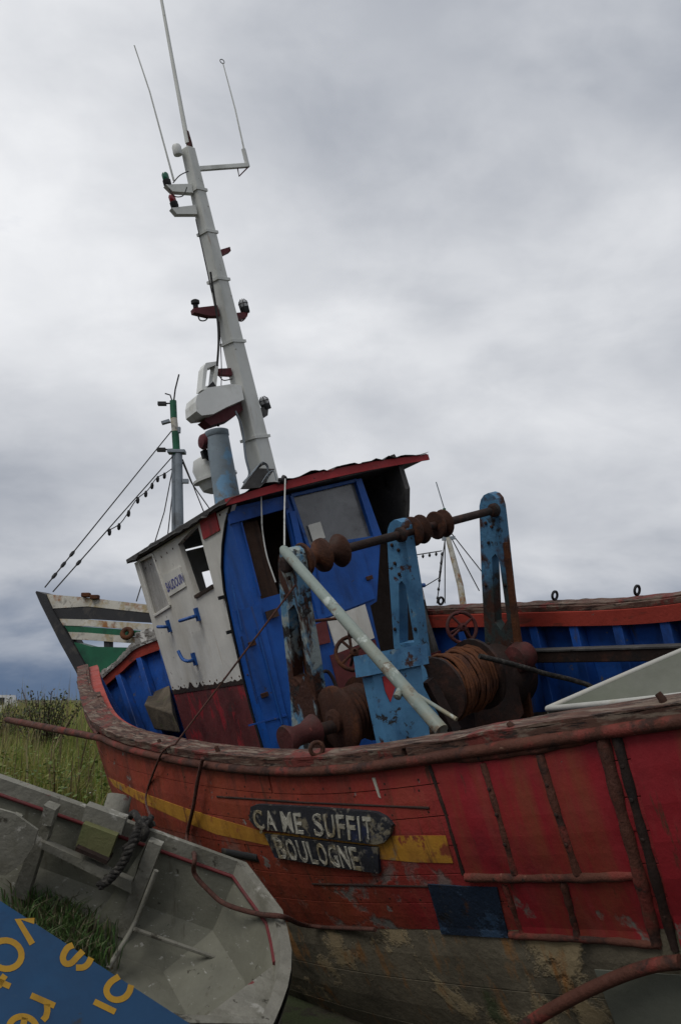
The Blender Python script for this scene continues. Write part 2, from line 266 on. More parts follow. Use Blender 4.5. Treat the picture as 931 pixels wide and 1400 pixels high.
# ------------------------------------------------------------------ mesh helpers
class MB:
    def __init__(s): s.v = []; s.f = []; s.m = []; s.sm = []
    def add(s, vs, fs, mi=0, smooth=False):
        n = len(s.v); s.v += [tuple(map(float, p)) for p in vs]
        for f in fs: s.f.append([i + n for i in f]); s.m.append(mi); s.sm.append(smooth)
        return s
    def hexa(s, a, b, mi=0):      # two quads a (4 pts) and b (4 pts) joined
        return s.add(list(a) + list(b), [(3, 2, 1, 0), (4, 5, 6, 7), (0, 1, 5, 4), (1, 2, 6, 5), (2, 3, 7, 6), (3, 0, 4, 7)], mi)
    def box(s, c, size, ax=None, mi=0):
        c = np.array(c, float); A = np.eye(3) if ax is None else np.array(ax, float)
        h = np.array(size, float) / 2
        q = lambda x, y, z: c + A[0] * h[0] * x + A[1] * h[1] * y + A[2] * h[2] * z
        return s.hexa([q(-1, -1, -1), q(1, -1, -1), q(1, 1, -1), q(-1, 1, -1)], [q(-1, -1, 1), q(1, -1, 1), q(1, 1, 1), q(-1, 1, 1)], mi)
    def bar(s, p0, p1, w, h, up=(0, 0, 1), mi=0, w1=None, h1=None):   # rectangular bar
        p0, p1 = np.array(p0, float), np.array(p1, float); d = p1 - p0; d /= np.linalg.norm(d)
        x = np.cross(d, np.array(up, float)); x /= np.linalg.norm(x); y = np.cross(x, d)
        w1 = w if w1 is None else w1; h1 = h if h1 is None else h1
        e = lambda p, w, h: [p + x * w / 2 * a + y * h / 2 * b for a, b in ((-1, -1), (1, -1), (1, 1), (-1, 1))]
        return s.hexa(e(p0, w, h), e(p1, w1, h1), mi)
    def tube(s, pts, r, n=8, mi=0, cap=True, smooth=True, closed=False):
        P = [np.array(p, float) for p in pts]; k = len(P)
        rr = [r] * k if isinstance(r, (int, float)) else list(r)
        ref = None; vs = []
        for i in range(k):
            a = P[(i - 1) % k] if closed else P[max(0, i - 1)]; b = P[(i + 1) % k] if closed else P[min(k - 1, i + 1)]
            d = b - a; d /= max(1e-9, np.linalg.norm(d))
            if ref is None:
                ref = np.cross(d, (0, 0, 1.) if abs(d[2]) < .9 else (1., 0, 0))
            x = ref - d * ref.dot(d); x /= max(1e-9, np.linalg.norm(x)); ref = x; y = np.cross(d, x)
            vs += [P[i] + rr[i] * (x * math.cos(2 * math.pi * j / n) + y * math.sin(2 * math.pi * j / n)) for j in range(n)]
        fs = []
        for i in range(k if closed else k - 1):
            o, o2 = i * n, ((i + 1) % k) * n
            fs += [(o + j, o + (j + 1) % n, o2 + (j + 1) % n, o2 + j) for j in range(n)]
        s.add(vs, fs, mi, smooth)
        if cap and not closed:
            s.add(vs[:n], [tuple(range(n - 1, -1, -1))], mi); s.add(vs[-n:], [tuple(range(n))], mi)
        return s
    def lathe(s, o, axis, prof, n=20, mi=0, smooth=True):    # prof: (r, h) along axis
        o = np.array(o, float); a = np.array(axis, float); a /= np.linalg.norm(a)
        x = np.cross(a, (0, 0, 1.) if abs(a[2]) < .9 else (1., 0, 0)); x /= np.linalg.norm(x); y = np.cross(a, x)
        groups = [[prof[0]]]
        for i in range(1, len(prof)):
            groups[-1].append(prof[i])
            if 0 < i < len(prof) - 1:
                d0 = np.subtract(prof[i], prof[i - 1]); d1 = np.subtract(prof[i + 1], prof[i])
                if abs(math.atan2(d0[0] * d1[1] - d0[1] * d1[0], d0.dot(d1))) > .75: groups.append([prof[i]])
        ringp = lambda r, h: [o + a * h + max(r, 1e-4) * (x * math.cos(2 * math.pi * j / n) + y * math.sin(2 * math.pi * j / n)) for j in range(n)]
        for gp in groups:
            vs = []; fs = []
            for r, h in gp: vs += ringp(r, h)
            for i in range(len(gp) - 1): fs += [(i * n + j, i * n + (j + 1) % n, (i + 1) * n + (j + 1) % n, (i + 1) * n + j) for j in range(n)]
            s.add(vs, fs, mi, smooth)
        s.add(ringp(*prof[0]), [tuple(range(n - 1, -1, -1))], mi); s.add(ringp(*prof[-1]), [tuple(range(n))], mi)
        return s
    def plate(s, outer, th, n, holes=(), mi=0, mi_side=None):   # outer/holes: 3D loops in one plane, extruded by th*n
        n = np.array(n, float); n /= np.linalg.norm(n)
        loops = [[np.array(p, float) for p in outer]] + [[np.array(p, float) for p in h] for h in holes]
        x = np.cross(n, (0, 0, 1.) if abs(n[2]) < .9 else (1., 0, 0)); x /= np.linalg.norm(x); y = np.cross(n, x)
        fl = [p for l in loops for p in l]
        l2 = [[(p.dot(x), p.dot(y)) for p in l] for l in loops]
        def inside(q, poly):
            c_ = False
            for i in range(len(poly)):
                (x0, y0), (x1, y1) = poly[i], poly[i - 1]
                if (y0 > q[1]) != (y1 > q[1]) and q[0] < (x1 - x0) * (q[1] - y0) / (y1 - y0) + x0: c_ = not c_
            return c_
        f2 = [q for l in l2 for q in l]; ed = []; o = 0
        for l in l2:
            ed += [(o + i, o + (i + 1) % len(l)) for i in range(len(l))]; o += len(l)
        rv = delaunay_2d_cdt([Vector(q) for q in f2], ed, [], 0, 1e-6)
        if len(rv[0]) == len(f2):
            tris = []
            for t in rv[2]:
                q = (sum(rv[0][i][0] for i in t) / 3, sum(rv[0][i][1] for i in t) / 3)
                if inside(q, l2[0]) and not any(inside(q, h) for h in l2[1:]): tris.append(tuple(rv[3][i][0] for i in t))
        else:
            tris = tessellate_polygon([[Vector((*q, 0)) for q in l] for l in l2])
        N_ = len(fl)
        def orient(t):
            a, b, c = (fl[i] for i in t); return t if np.cross(b - a, c - a).dot(n) > 0 else (t[0], t[2], t[1])
        T = [orient(t) for t in tris]
        s.add(fl + [p - n * th for p in fl], [tuple(t) for t in T] + [tuple(i + N_ for i in reversed(t)) for t in T], mi)
        o = 0; ms = mi if mi_side is None else mi_side
        for k, l in enumerate(loops):
            c = len(l)
            area = sum(np.cross(l[i], l[(i + 1) % c]).dot(n) for i in range(c))
            ccw = area > 0
            if k: ccw = not ccw
            for i in range(c):
                a, b = l[i], l[(i + 1) % c]
                q = [a, b, b - n * th, a - n * th]
                s.add(q, [(3, 2, 1, 0)] if (ccw if not k else ccw) else [(0, 1, 2, 3)], ms)
        return s
    def build(s, name, mats, parent=None, off=(0, 0, 0), bevel=0., jitter=0.):
        me = bpy.data.meshes.new(name)
        V = np.array(s.v, float) + np.array(off, float)
        if jitter: V += rng.normal(0, jitter, V.shape)
        me.from_pydata(V.tolist(), [], s.f)
        for m in ([mats] if isinstance(mats, str) else mats): me.materials.append(MATS[m])
        me.polygons.foreach_set('material_index', s.m); me.polygons.foreach_set('use_smooth', s.sm)
        me.update()
        o = bpy.data.objects.new(name, me); COL.objects.link(o)
        if parent is not None: o.parent = parent
        if bevel:
            b = o.modifiers.new('bevel', 'BEVEL'); b.width = bevel; b.segments = 3 if bevel >= .02 else 1; b.limit_method = 'ANGLE'; b.angle_limit = R(40)
        return o
def tag(o, label=None, cat=None, group=None, kind=None):
    for k, v in (('label', label), ('category', cat), ('group', group), ('kind', kind)):
        if v: o[k] = v
    return o
def empty(name, loc=(0, 0, 0), rot=None):
    o = bpy.data.objects.new(name, None); COL.objects.link(o); o.empty_display_size = .2
    o.matrix_world = Matrix.Translation(loc) @ (rot.to_4x4() if rot is not None else Matrix.Identity(4))
    return o
def lerp(a, b, t): return np.array(a, float) * (1 - t) + np.array(b, float) * t
def spline(pts, n=8):           # Catmull-Rom through points
    P = [np.array(p, float) for p in pts]; out = []
    for i in range(len(P) - 1):
        a = P[i - 1] if i else 2 * P[0] - P[1]; b, c = P[i], P[i + 1]; d = P[i + 2] if i + 2 < len(P) else 2 * P[-1] - P[-2]
        for k in range(n):
            t = k / n; out.append(.5 * (2 * b + (c - a) * t + (2 * a - 5 * b + 4 * c - d) * t * t + (3 * b - a - 3 * c + d) * t ** 3))
    out.append(P[-1]); return out
def crv(xs, ys):                # smooth 1-D curve
    pts = spline([(x, y) for x, y in zip(xs, ys)], 12); X = [p[0] for p in pts]; Y = [p[1] for p in pts]
    return lambda q: float(np.interp(q, X, Y))

# photograph ray in world space; a Space holds a thing's own axes
_c, _s = math.cos(PITCH), math.sin(PITCH)
EYEP = np.array([0, 0, EYE])
def ray(px, py): return np.array([(px - CX) / FPX, _c - _s * (CY - py) / FPX, _s + _c * (CY - py) / FPX])
class Space:
    def __init__(s, Rm, T): s.R = np.array(Rm, float); s.T = np.array(T, float); s.e = s.R.T @ (EYEP - s.T)
    def d(s, px, py): return s.R.T @ ray(px, py)
    def at(s, px, py, **k):      # s.at(x, y, x=.. | y=.. | z=..): where the line of sight meets a plane of constant coordinate
        (ax, v), = k.items(); i = 'xyz'.index(ax); d = s.d(px, py); return s.e + d * ((v - s.e[i]) / d[i])
    def on(s, px, py, p, n): d = s.d(px, py); n = np.array(n, float); return s.e + d * ((np.array(p, float) - s.e).dot(n) / d.dot(n))
    def w(s, p): return s.T + s.R @ np.array(p, float)
def rotm(ax, a):
    return np.array(Matrix.Rotation(a, 3, ax))
WS = Space(np.eye(3), (0, 0, 0))

# ------------------------------------------------------------------ ground
def ground_h(x, y):
    r = math.hypot(x, y)
    h = .05 * math.sin(x * .9 + 1) * math.cos(y * .7) + .03 * math.sin(x * 2.3 + y * 1.7)
    h += .16 * math.exp(-((x - 1.6) ** 2 + (y - 3.8) ** 2) / 4.0)
    if r > 20: h *= max(0, 1 - (r - 20) / 40)
    return h - .03
g = MB(); NX = 90
xs = [math.copysign(abs(i / 45) ** 3 * 900 + abs(i / 45) * 12, i) for i in range(-45, 46)]
ys = [math.copysign(abs(i / 45) ** 3 * 900 + abs(i / 45) * 12, i) + 6 for i in range(-45, 46)]
g.add([(x, y, ground_h(x, y)) for y in ys for x in xs], [(j * 91 + i, j * 91 + i + 1, (j + 1) * 91 + i + 1, (j + 1) * 91 + i) for j in range(90) for i in range(90)], 0, True)
tag(g.build('ground', 'soil'), 'earth ground with rough grass under the beached boats', 'ground', kind='structure')

# ------------------------------------------------------------------ the red fishing boat: frame and hull
U0 = 1.95
BR = rotm('Z', R(35)) @ rotm('X', R(-4.1)) @ rotm('Y', R(-17.5))
BT = np.array([-.409, 6.853, .424 + EYE]) + BR @ np.array([0, 0, -U0])
BS = Space(BR, BT)                        # x starboard, y towards the pointed end, z up from the keel
boat = empty('fishing_boat', BT, Matrix(BR.tolist()))
tag(boat, 'big red wooden fishing boat with white and blue wheelhouse, heeled over and derelict', 'boat')
def bpart(mb, name, mats, parent=None, **k): return mb.build(name, mats, boat if parent is None else parent, **k)
gb = crv([-5, -3.69, -2.38, -1.07, .1, 1.4, 2.7, 3.75, 4.45, 4.83], [1.22, 1.42, 1.58, 1.66, 1.61, 1.22, .74, .40, .15, .0])
gu = crv([-5, -3.69, -2.38, -1.07, .24, 1.56, 2.87, 3.85, 4.49, 4.83], [-.35, -.40, -.44, -.32, -.12, .13, .29, .24, .06, -.02])
gus = crv([-5, -3.69, -2.38, -1.07, .24, 1.56, 2.87, 3.6, 4.0, 4.45, 4.83], [-.35, -.40, -.42, -.28, -.09, .15, .34, .35, .23, .08, -.04])
FA, FB = -5.0, 4.83
def rake(z):                               # stem position by height above keel datum
    return float(np.interp(z, [0, .25, .5, .8, 1.2, 1.6, 2.1], [2.5, 3.1, 3.6, 4.1, 4.55, 4.78, 4.83]))
ru = crv([-5, -4, -3, -1.8, 0, 2, 4.4], [.86, .86, .78, .70, .68, .68, .68])       # lower edge of the red paint (z)
ku = crv([-5, -3, -1, 1, 3, 4.2], [-.42, -.34, -.22, -.06, .04, .22])
def hullp(t, w, side=-1, off=0.):
    """t 0..1 stern to stem; w 0 rail .. 1 paint line .. 2 keel"""
    f0 = FA + t * (FB - FA); b = max(0, gb(f0)); zg = (gu if side < 0 else gus)(f0) + U0; fw = max(0, (t - .5) / .5)
    zr = ru(f0); zk = ku(f0)
    if w <= 1:
        z = zg + (zr - zg) * w; s = b * (1 - (.035 + .42 * fw) * w + .03 * math.sin(math.pi * w))
    else:
        a = (w - 1) * math.pi / 2; z = zr + (zk - zr) * math.sin(a) ** 1.0 * (.25 + .75 * (w - 1)) / (1 if w >= 2 else 1)
        z = zr + (zk - zr) * math.sin(a) ** 1.1
        s = b * (1 - .035 - .42 * fw) * (max(0, math.cos(a)) ** (.45 + .42 * fw) if w < 2 else 0) + .05 * (w - 1)
    f = f0 + (rake(z) - FB) * fw ** 2
    return np.array([side * s, f, z])
NT, NW = 72, 28
HV = [hullp(i / NT, 2 * j / NW) for i in range(NT + 1) for j in range(NW + 1)]
HF = [(i * (NW + 1) + j, (i + 1) * (NW + 1) + j, (i + 1) * (NW + 1) + j + 1, i * (NW + 1) + j + 1) for i in range(NT) for j in range(NW)]
HULL = BVHTree.FromPolygons([Vector(v) for v in HV], HF)
def hp(px, py, off=.03):                  # a point on the port side of the hull, raised by off
    d = BS.d(px, py); loc, nrm, _, _ = HULL.ray_cast(Vector(BS.e), Vector(d))
    if loc is None: loc, nrm, _, _ = HULL.find_nearest(Vector(BS.e + d * 3.3))
    n = np.array(nrm);
    if n.dot(d) > 0: n = -n
    return np.array(loc) + n * off
def hnorm(px, py):
    d = BS.d(px, py); loc, nrm, _, _ = HULL.ray_cast(Vector(BS.e), Vector(d)); n = np.array(nrm); return -n if n.dot(d) > 0 else n
# backing shell, both sides, and a flat end
sh = MB()
sh.add(HV, HF, 0, True)
HVs = [hullp(i / NT, 2 * j / NW, 1) for i in range(NT + 1) for j in range(NW + 1)]
sh.add(HVs, [f[::-1] for f in HF], 1, True)
end = [hullp(0, 2 * j / NW) for j in range(NW + 1)] + [hullp(0, 2 * j / NW, 1) for j in range(NW, -1, -1)]
sh.add(end, [tuple(range(len(end)))], 1)
hull = bpart(sh, 'hull', ['hull_grey', 'hull_red'])
# keel and stem timber
kp = [hullp(i / 40, 2) for i in range(41)]
st = [np.array([0, rake(z), z]) for z in np.linspace(.22, 2.1, 14)]
k = MB(); kk = [p * np.array([0, 1, 1]) for p in kp[:-3]] + st
for a, b in zip(kk[:-1], kk[1:]): k.bar(a, b + (b - a) * .15, .12, .16, (1, 0, 0))
bpart(k, 'keel', 'hull_grey')
# strakes: the planks of the port side, each its own piece
WT = [0, .17, .34, .50, .66, .83, 1.0, 1.16, 1.32, 1.48, 1.64, 1.82, 1.98]
def strake(w0, w1, th, t0=0., t1=1., n=64, gap=.0010):
    m = MB(); vs = []
    for i in range(n + 1):
        t = t0 + (t1 - t0) * i / n
        a = hullp(t, w0); c = hullp(t, (w0 + w1) / 2); b = hullp(t, w1); e = hullp(min(1, t + .01), (w0 + w1) / 2) - hullp(max(0, t - .01), (w0 + w1) / 2)
        nn = np.cross(e, b - a); nl = np.linalg.norm(nn); nn = nn / nl if nl > 1e-6 else np.array([-1., 0, 0])
        if nn[0] > 0: nn = -nn
        dd = b - a; L = max(1e-6, np.linalg.norm(dd)); g_ = dd / L * min(gap, L * .2)
        vs += [a + g_, a + g_ * 2 + nn * th, c + nn * th * 1.1, b - g_ * 2 + nn * th, b - g_]
    m.add(vs, [(i * 5 + j, i * 5 + j + 1, (i + 1) * 5 + j + 1, (i + 1) * 5 + j) for i in range(n) for j in range(4)], 0, False)
    m.add(vs[:5], [(0, 1, 2, 3, 4)]); m.add(vs[-5:], [(4, 3, 2, 1, 0)])
    return m
for i in range(len(WT) - 1):
    mat = 'hull_red' if WT[i + 1] <= 1.0 else 'hull_grey'
    cut = .30 + .38 * ((i * 37) % 10) / 10
    for (a, b) in ((0., cut - .0006), (cut + .0006, 1.)):
        bpart(strake(WT[i], WT[i + 1], .0125 + .0008 * (i % 3), a, b), 'plank', mat, hull)
nh = MB()
for i in range(6):
    for t in np.arange(.05, .97, .021):
        for dw in (.16, .84):
            w = WT[i] + (WT[i + 1] - WT[i]) * (dw + rng.normal(0, .02)); tt = t + rng.normal(0, .0012)
            a = hullp(tt, w); e1 = hullp(tt + .004, w) - a; e2 = hullp(tt, w + .02) - a; nn_ = np.cross(e1, e2); L_ = np.linalg.norm(nn_)
            if L_ < 1e-9 or rng.random() < .25: continue
            nn_ = nn_ / L_; nn_ = -nn_ if nn_[0] > 0 else nn_
            nh.lathe(a + nn_ * .0125, nn_, [(.0055, 0), (.005, .0018), (.002, .0022)], 6)
tag(bpart(nh, 'nail_heads', 'rust_dark', hull), kind='stuff')
# deck
DZ = U0 - 1.10
dk = MB(); pl = []
for i in range(NT + 1):
    p = hullp(i / NT, .5); pl.append((p[0] * .97, p[1] - (.12 if i == NT else 0)))
def beam_at(f):
    return float(np.interp(f, [q[1] for q in pl], [-q[0] for q in pl]))
deck = None
for j in range(22):                       # deck planks run fore and aft
    x0 = -1.65 + j * .15; x1 = x0 + .143; xm = max(abs(x0), abs(x1))
    fs = [f for f in np.linspace(-4.95, 4.7, 60) if beam_at(f) > xm]
    if len(fs) < 2: continue
    o = bpart(MB().box(((x0 + x1) / 2, (fs[0] + fs[-1]) / 2, DZ - .02 + .004 * math.sin(j * 5)), (x1 - x0, fs[-1] - fs[0], .04)), 'deck_plank', 'deck_wood', hull, bevel=.004)
# inner lining of the bulwarks
for side in (-1, 1):
    m = MB(); vs = []
    T_ = np.linspace(0, .985, 60)
    for t in T_:
        a = hullp(t, .0, side); b = hullp(t, .95, side); a = a * np.array([1, 1, 1]); k_ = max(0, 1 - .075 / max(.08, abs(a[0])))
        vs += [a * np.array([k_, 1, 1]), np.array([b[0] * k_, b[1], DZ - .03])]
    m.add(vs, [(2 * i, 2 * i + 1, 2 * i + 3, 2 * i + 2) for i in range(len(T_) - 1)], 0, True)
    bpart(m, 'bulwark_lining', 'inner_blue', hull)
    # stanchion frames
    for i in range(24):
        t = .015 + i * .0415
        a = hullp(t, 0.0, side); b = hullp(t, .95, side)
        if abs(a[0]) < .22: continue
        tn = hullp(t + .01, 0, side) - hullp(t - .01, 0, side); tn[2] = 0; tn /= np.linalg.norm(tn); nin = np.cross((0, 0, 1), tn) * (1 if side > 0 else -1)
        if nin[0] * side > 0: nin = -nin
        wf = .085
        p0 = np.array([a[0], a[1], a[2] - .03]) + nin * .075; p1 = np.array([b[0], b[1], DZ - .02]) + nin * .075
        dep0, dep1 = .075, .13
        m = MB().hexa([p0 - tn * wf / 2, p0 + tn * wf / 2, p0 + tn * wf / 2 + nin * dep0, p0 - tn * wf / 2 + nin * dep0],
                      [p1 - tn * wf / 2, p1 + tn * wf / 2, p1 + tn * wf / 2 + nin * dep1, p1 - tn * wf / 2 + nin * dep1])
        bpart(m, 'bulwark_frame', 'inner_blue', hull, bevel=.006)
    # red clamp under the cap, inside
    m = MB(); vs = []
    for t in np.linspace(0.0, .985, 90):
        a = hullp(t, 0, side); k0 = max(.0, 1 - .07 / max(.08, abs(a[0]))); k1 = max(.0, 1 - .175 / max(.18, abs(a[0])))
        z = a[2]
        vs += [(a[0] * k0, a[1], z - .005), (a[0] * k1, a[1], z - .005), (a[0] * k1, a[1], z - .115), (a[0] * k0, a[1], z - .115)]
    m.add(vs, [(i * 4 + j, i * 4 + (j + 1) % 4, (i + 1) * 4 + (j + 1) % 4, (i + 1) * 4 + j) for i in range(89) for j in range(4)])
    bpart(m, 'inner_rail', 'inner_red', hull)
# cap rails, in lengths, weathered
def capseg(t0, t1, side, wd, th, lift, n, jit, inset=0.):
    m = MB(); vs = []
    RN = rng.normal(0, jit, (n + 3, 4)); RN = (RN[:-2] + RN[1:-1] * 1.5 + RN[2:]) / 1.8
    for i in range(n + 1):
        t = t0 + (t1 - t0) * i / n
        a = hullp(t, 0, side); e = hullp(min(1, t + .006), 0, side) - hullp(t - .006, 0, side); e[2] = 0
        nn = np.array([-e[1], e[0], 0]); nn /= np.linalg.norm(nn)
        if nn[0] * side < 0: nn = -nn
        r1, r2, r3, r4 = RN[i]
        o = a + nn * (.032 + r1) + np.array([0, 0, lift]); q = a - nn * (wd * (.6 if side < 0 and t > .62 else 1) + r2) + np.array([0, 0, lift])
        if q[0] * side < .02: q[0] = .02 * side
        up = np.array([0, 0, 1.])
        vs += [o, o + up * (th + r3), lerp(o, q, .5) + up * (th * 1.1 + r4), q + up * (th + r3 * .5), q]
    m.add(vs, [(i * 5 + j, i * 5 + (j + 1) % 5, (i + 1) * 5 + (j + 1) % 5, (i + 1) * 5 + j) for i in range(n) for j in range(5)])
    m.add(vs[:5], [(0, 1, 2, 3, 4)]); m.add(vs[-5:], [(4, 3, 2, 1, 0)])
    return m
for i in range(5):
    bpart(capseg(i * .2 + .002, min(.995, i * .2 + .199), -1, .125, .032, .0, 60, .0014), 'cap_rail', 'rail_wood')
bpart(capseg(.02, .74, -1, .09, .010, .033, 170, .0022), 'cap_rail_splinter', 'rail_wood')
for i in range(5):
    t0, t1 = i * .2 + .002, min(.995, i * .2 + .199)
    bpart(capseg(t0, t1, 1, .15 if i < 3 else .19, .036, .0, 60, .0015), 'cap_rail', 'rail_wood' if i < 3 else 'rail_grey_wood')
for k0, k1, hh in ((.69, .80, .20), (.803, .90, .18), (.903, .975, .12)):      # weathered washboard standing on the far cap rail
    m = MB(); vs = []; n_ = 26
    for i in range(n_ + 1):
        t = k0 + (k1 - k0) * i / n_; a = hullp(t, 0, 1); a = a + np.array([-.05, 0, .04]); top = hh * (.75 + .3 * math.sin(t * 40) ** 2) * (1 - .25 * abs(rng.normal(0, .35))) * (1 if .03 < i / n_ < .97 else .6)
        vs += [a, a + np.array([.045, 0, top]), a + np.array([.085, 0, top - .01]), a + np.array([.05, 0, 0])]
    m.add(vs, [(i * 4 + j, i * 4 + (j + 1) % 4, (i + 1) * 4 + (j + 1) % 4, (i + 1) * 4 + j) for i in range(n_) for j in range(4)])
    m.add(vs[:4], [(0, 1, 2, 3)]); m.add(vs[-4:], [(3, 2, 1, 0)])
    bpart(m, 'washboard', 'rail_grey_wood')
bpart(capseg(.05, .55, 1, .12, .010, .037, 130, .0024), 'cap_rail_splinter', 'rail_wood')
def capat(px, lift=.04, inb=0.):        # point on the near cap rail that stands at picture column px
    for t in np.linspace(0, .95, 1200):
        p = hullp(t, 0, -1); W = BS.w(p) - EYEP; d = W[1] * _c + W[2] * _s
        if d > .3 and CX + FPX * W[0] / d < px: return p + np.array([inb, 0, lift])
# half-round rubbing bar below the cap, run out past the pointed end where it has sprung loose
rub = [hullp(t, .045) + np.array([-.026, 0, .012]) for t in np.linspace(0, .505, 60)]
sx = BS.at(10, 984, x=-1.74); tail = [lerp(rub[-1], sx, k) for k in (.2, .4, .6, .8, 1.)]
m = MB().tube(rub + tail, [.024] * 60 + [.026, .028, .028, .028, .026], 8)
bpart(m, 'rubbing_bar', 'rub_rust')
rub = [hullp(t, .045) + np.array([-.02, 0, .012]) for t in np.linspace(.52, .97, 30)]
bpart(MB().tube(rub, .02, 8), 'rubbing_bar', 'rub_rust')

# ------------------------------------------------------------------ hull fittings on the port side
def hline(pts, off=.03, n=6):
    out = []
    for (a, b) in zip(pts[:-1], pts[1:]):
        for k in range(n): out.append(hp(*lerp(a, b, k / n), off))
    out.append(hp(*pts[-1], off)); return [p for p in out if p is not None]
def hsheet(top, bot, off0, off1, n=12):   # a sheet lying on the hull between two picture lines
    m = MB(); vs = []
    tx = [p[0] for p in top]
    def pick(l, k):
        L = len(l) - 1; x = k * L; i = min(int(x), L - 1); return lerp(l[i], l[i + 1], x - i)
    for i in range(n + 1):
        a, b = pick(top, i / n), pick(bot, i / n)
        vs += [hp(*a, off0)] + [hp(*lerp(a, b, k / 6), off1) for k in range(7)] + [hp(*b, off0)]
    m.add(vs, [(i * 9 + j, i * 9 + j + 1, (i + 1) * 9 + j + 1, (i + 1) * 9 + j) for i in range(n) for j in range(8)])
    m.add(vs[:9], [tuple(range(9))]); m.add(vs[-9:], [tuple(range(8, -1, -1))])
    return m
bpart(hsheet([(152, 1062), (193, 1081), (258, 1104), (300, 1117), (366, 1136), (450, 1142), (524, 1141), (572, 1140), (612, 1140)],
             [(160, 1074), (198, 1096), (258, 1123), (300, 1139), (366, 1153), (450, 1164), (524, 1172), (572, 1176), (622, 1177)], .002, .0165, 48), 'painted_stripe', 'stripe_yellow')
# steel sheets behind the chafing bars
for top, bot in (([(596, 1040), (662, 1040)], [(640, 1192), (704, 1192)]), ([(667, 1040), (740, 1026)], [(709, 1192), (790, 1192)]), ([(746, 1026), (826, 1010)], [(796, 1192), (872, 1190)]),
                 ([(700, 1204), (774, 1203)], [(716, 1274), (790, 1278)]), ([(780, 1203), (876, 1200)], [(797, 1279), (900, 1286)]), ([(856, 1000), (900, 992), (975, 978)], [(934, 1296), (960, 1299), (1010, 1302)])):
    bpart(hsheet(top, bot, .002, .0175, 8), 'steel_sheet', 'plate_crimson')
# steel chafing bars: two horizontals, uprights between them
def hbar(pts, r, mat='rub_rust', name='chafing_bar'): bpart(MB().tube(hline(pts, .014), [r * (1 + .12 * math.sin(i * 1.7) + .08 * math.sin(i * .6)) for i in range(len(hline(pts, .014)))], 8), name, mat)
hbar([(588, 1036), (660, 1034), (740, 1022), (826, 1004)], .019)
hbar([(640, 1196), (720, 1197), (800, 1196), (872, 1193)], .019)
hbar([(700, 1276), (780, 1280), (850, 1284), (905, 1290)], .015)
hbar([(590, 1045), (612, 1110), (636, 1192)], .008, 'rust_dark', 'plate_seam')
hbar([(664, 1042), (684, 1110), (706, 1190)], .014)
hbar([(741, 1030), (765, 1110), (792, 1190)], .016)
hbar([(826, 1006), (850, 1100), (878, 1200), (900, 1288)], .023)
hbar([(844, 1000), (868, 1090), (897, 1195), (925, 1296)], .017, 'rust_dark')
hbar([(772, 1202), (782, 1240), (792, 1278)], .014)
hbar([(692, 1206), (706, 1245), (718, 1278)], .012)
hbar([(300, 1088), (420, 1096), (590, 1103)], .005, 'rust_dark', 'plank_seam')
hbar([(430, 1206), (520, 1208), (588, 1209)], .005, 'rust_dark', 'plank_seam')
bpart(hsheet([(588, 1205), (640, 1208), (682, 1209)], [(607, 1274), (655, 1277), (698, 1279)], .004, .020, 8), 'blue_plate', 'patch_blue')
bpart(hsheet([(815, 1322), (880, 1326), (960, 1331)], [(845, 1400), (900, 1405), (990, 1410)], .004, .018, 8), 'bottom_plate', 'skiff_inside')
bpart(MB().tube(hline([(308, 1163), (356, 1172)], -.005), .03, 8), 'scupper_slot', 'black')
bpart(hsheet([(512, 1062), (516, 1062)], [(521, 1088), (524, 1090)], .012, .017, 3), 'paint_scar', 'name_letter')
for P in ([(588, 1036), (660, 1034), (740, 1022), (826, 1004)], [(640, 1196), (720, 1197), (800, 1196), (872, 1193)], [(826, 1006), (850, 1100), (878, 1200), (900, 1288)], [(844, 1000), (868, 1090), (897, 1195), (925, 1296)], [(741, 1030), (765, 1110), (792, 1190)], [(664, 1042), (684, 1110), (706, 1190)]):
    for q_ in hline(P, 0, 2)[1:-1]:
        k_ = HULL.find_nearest(Vector(q_)); n_ = np.array(k_[1]); n_ = -n_ if n_[0] > 0 else n_
        bpart(MB().lathe(q_ + n_ * .026, n_, [(.008, 0), (.008, .004), (.005, .006)], 6), 'bolt', 'rust_dark')
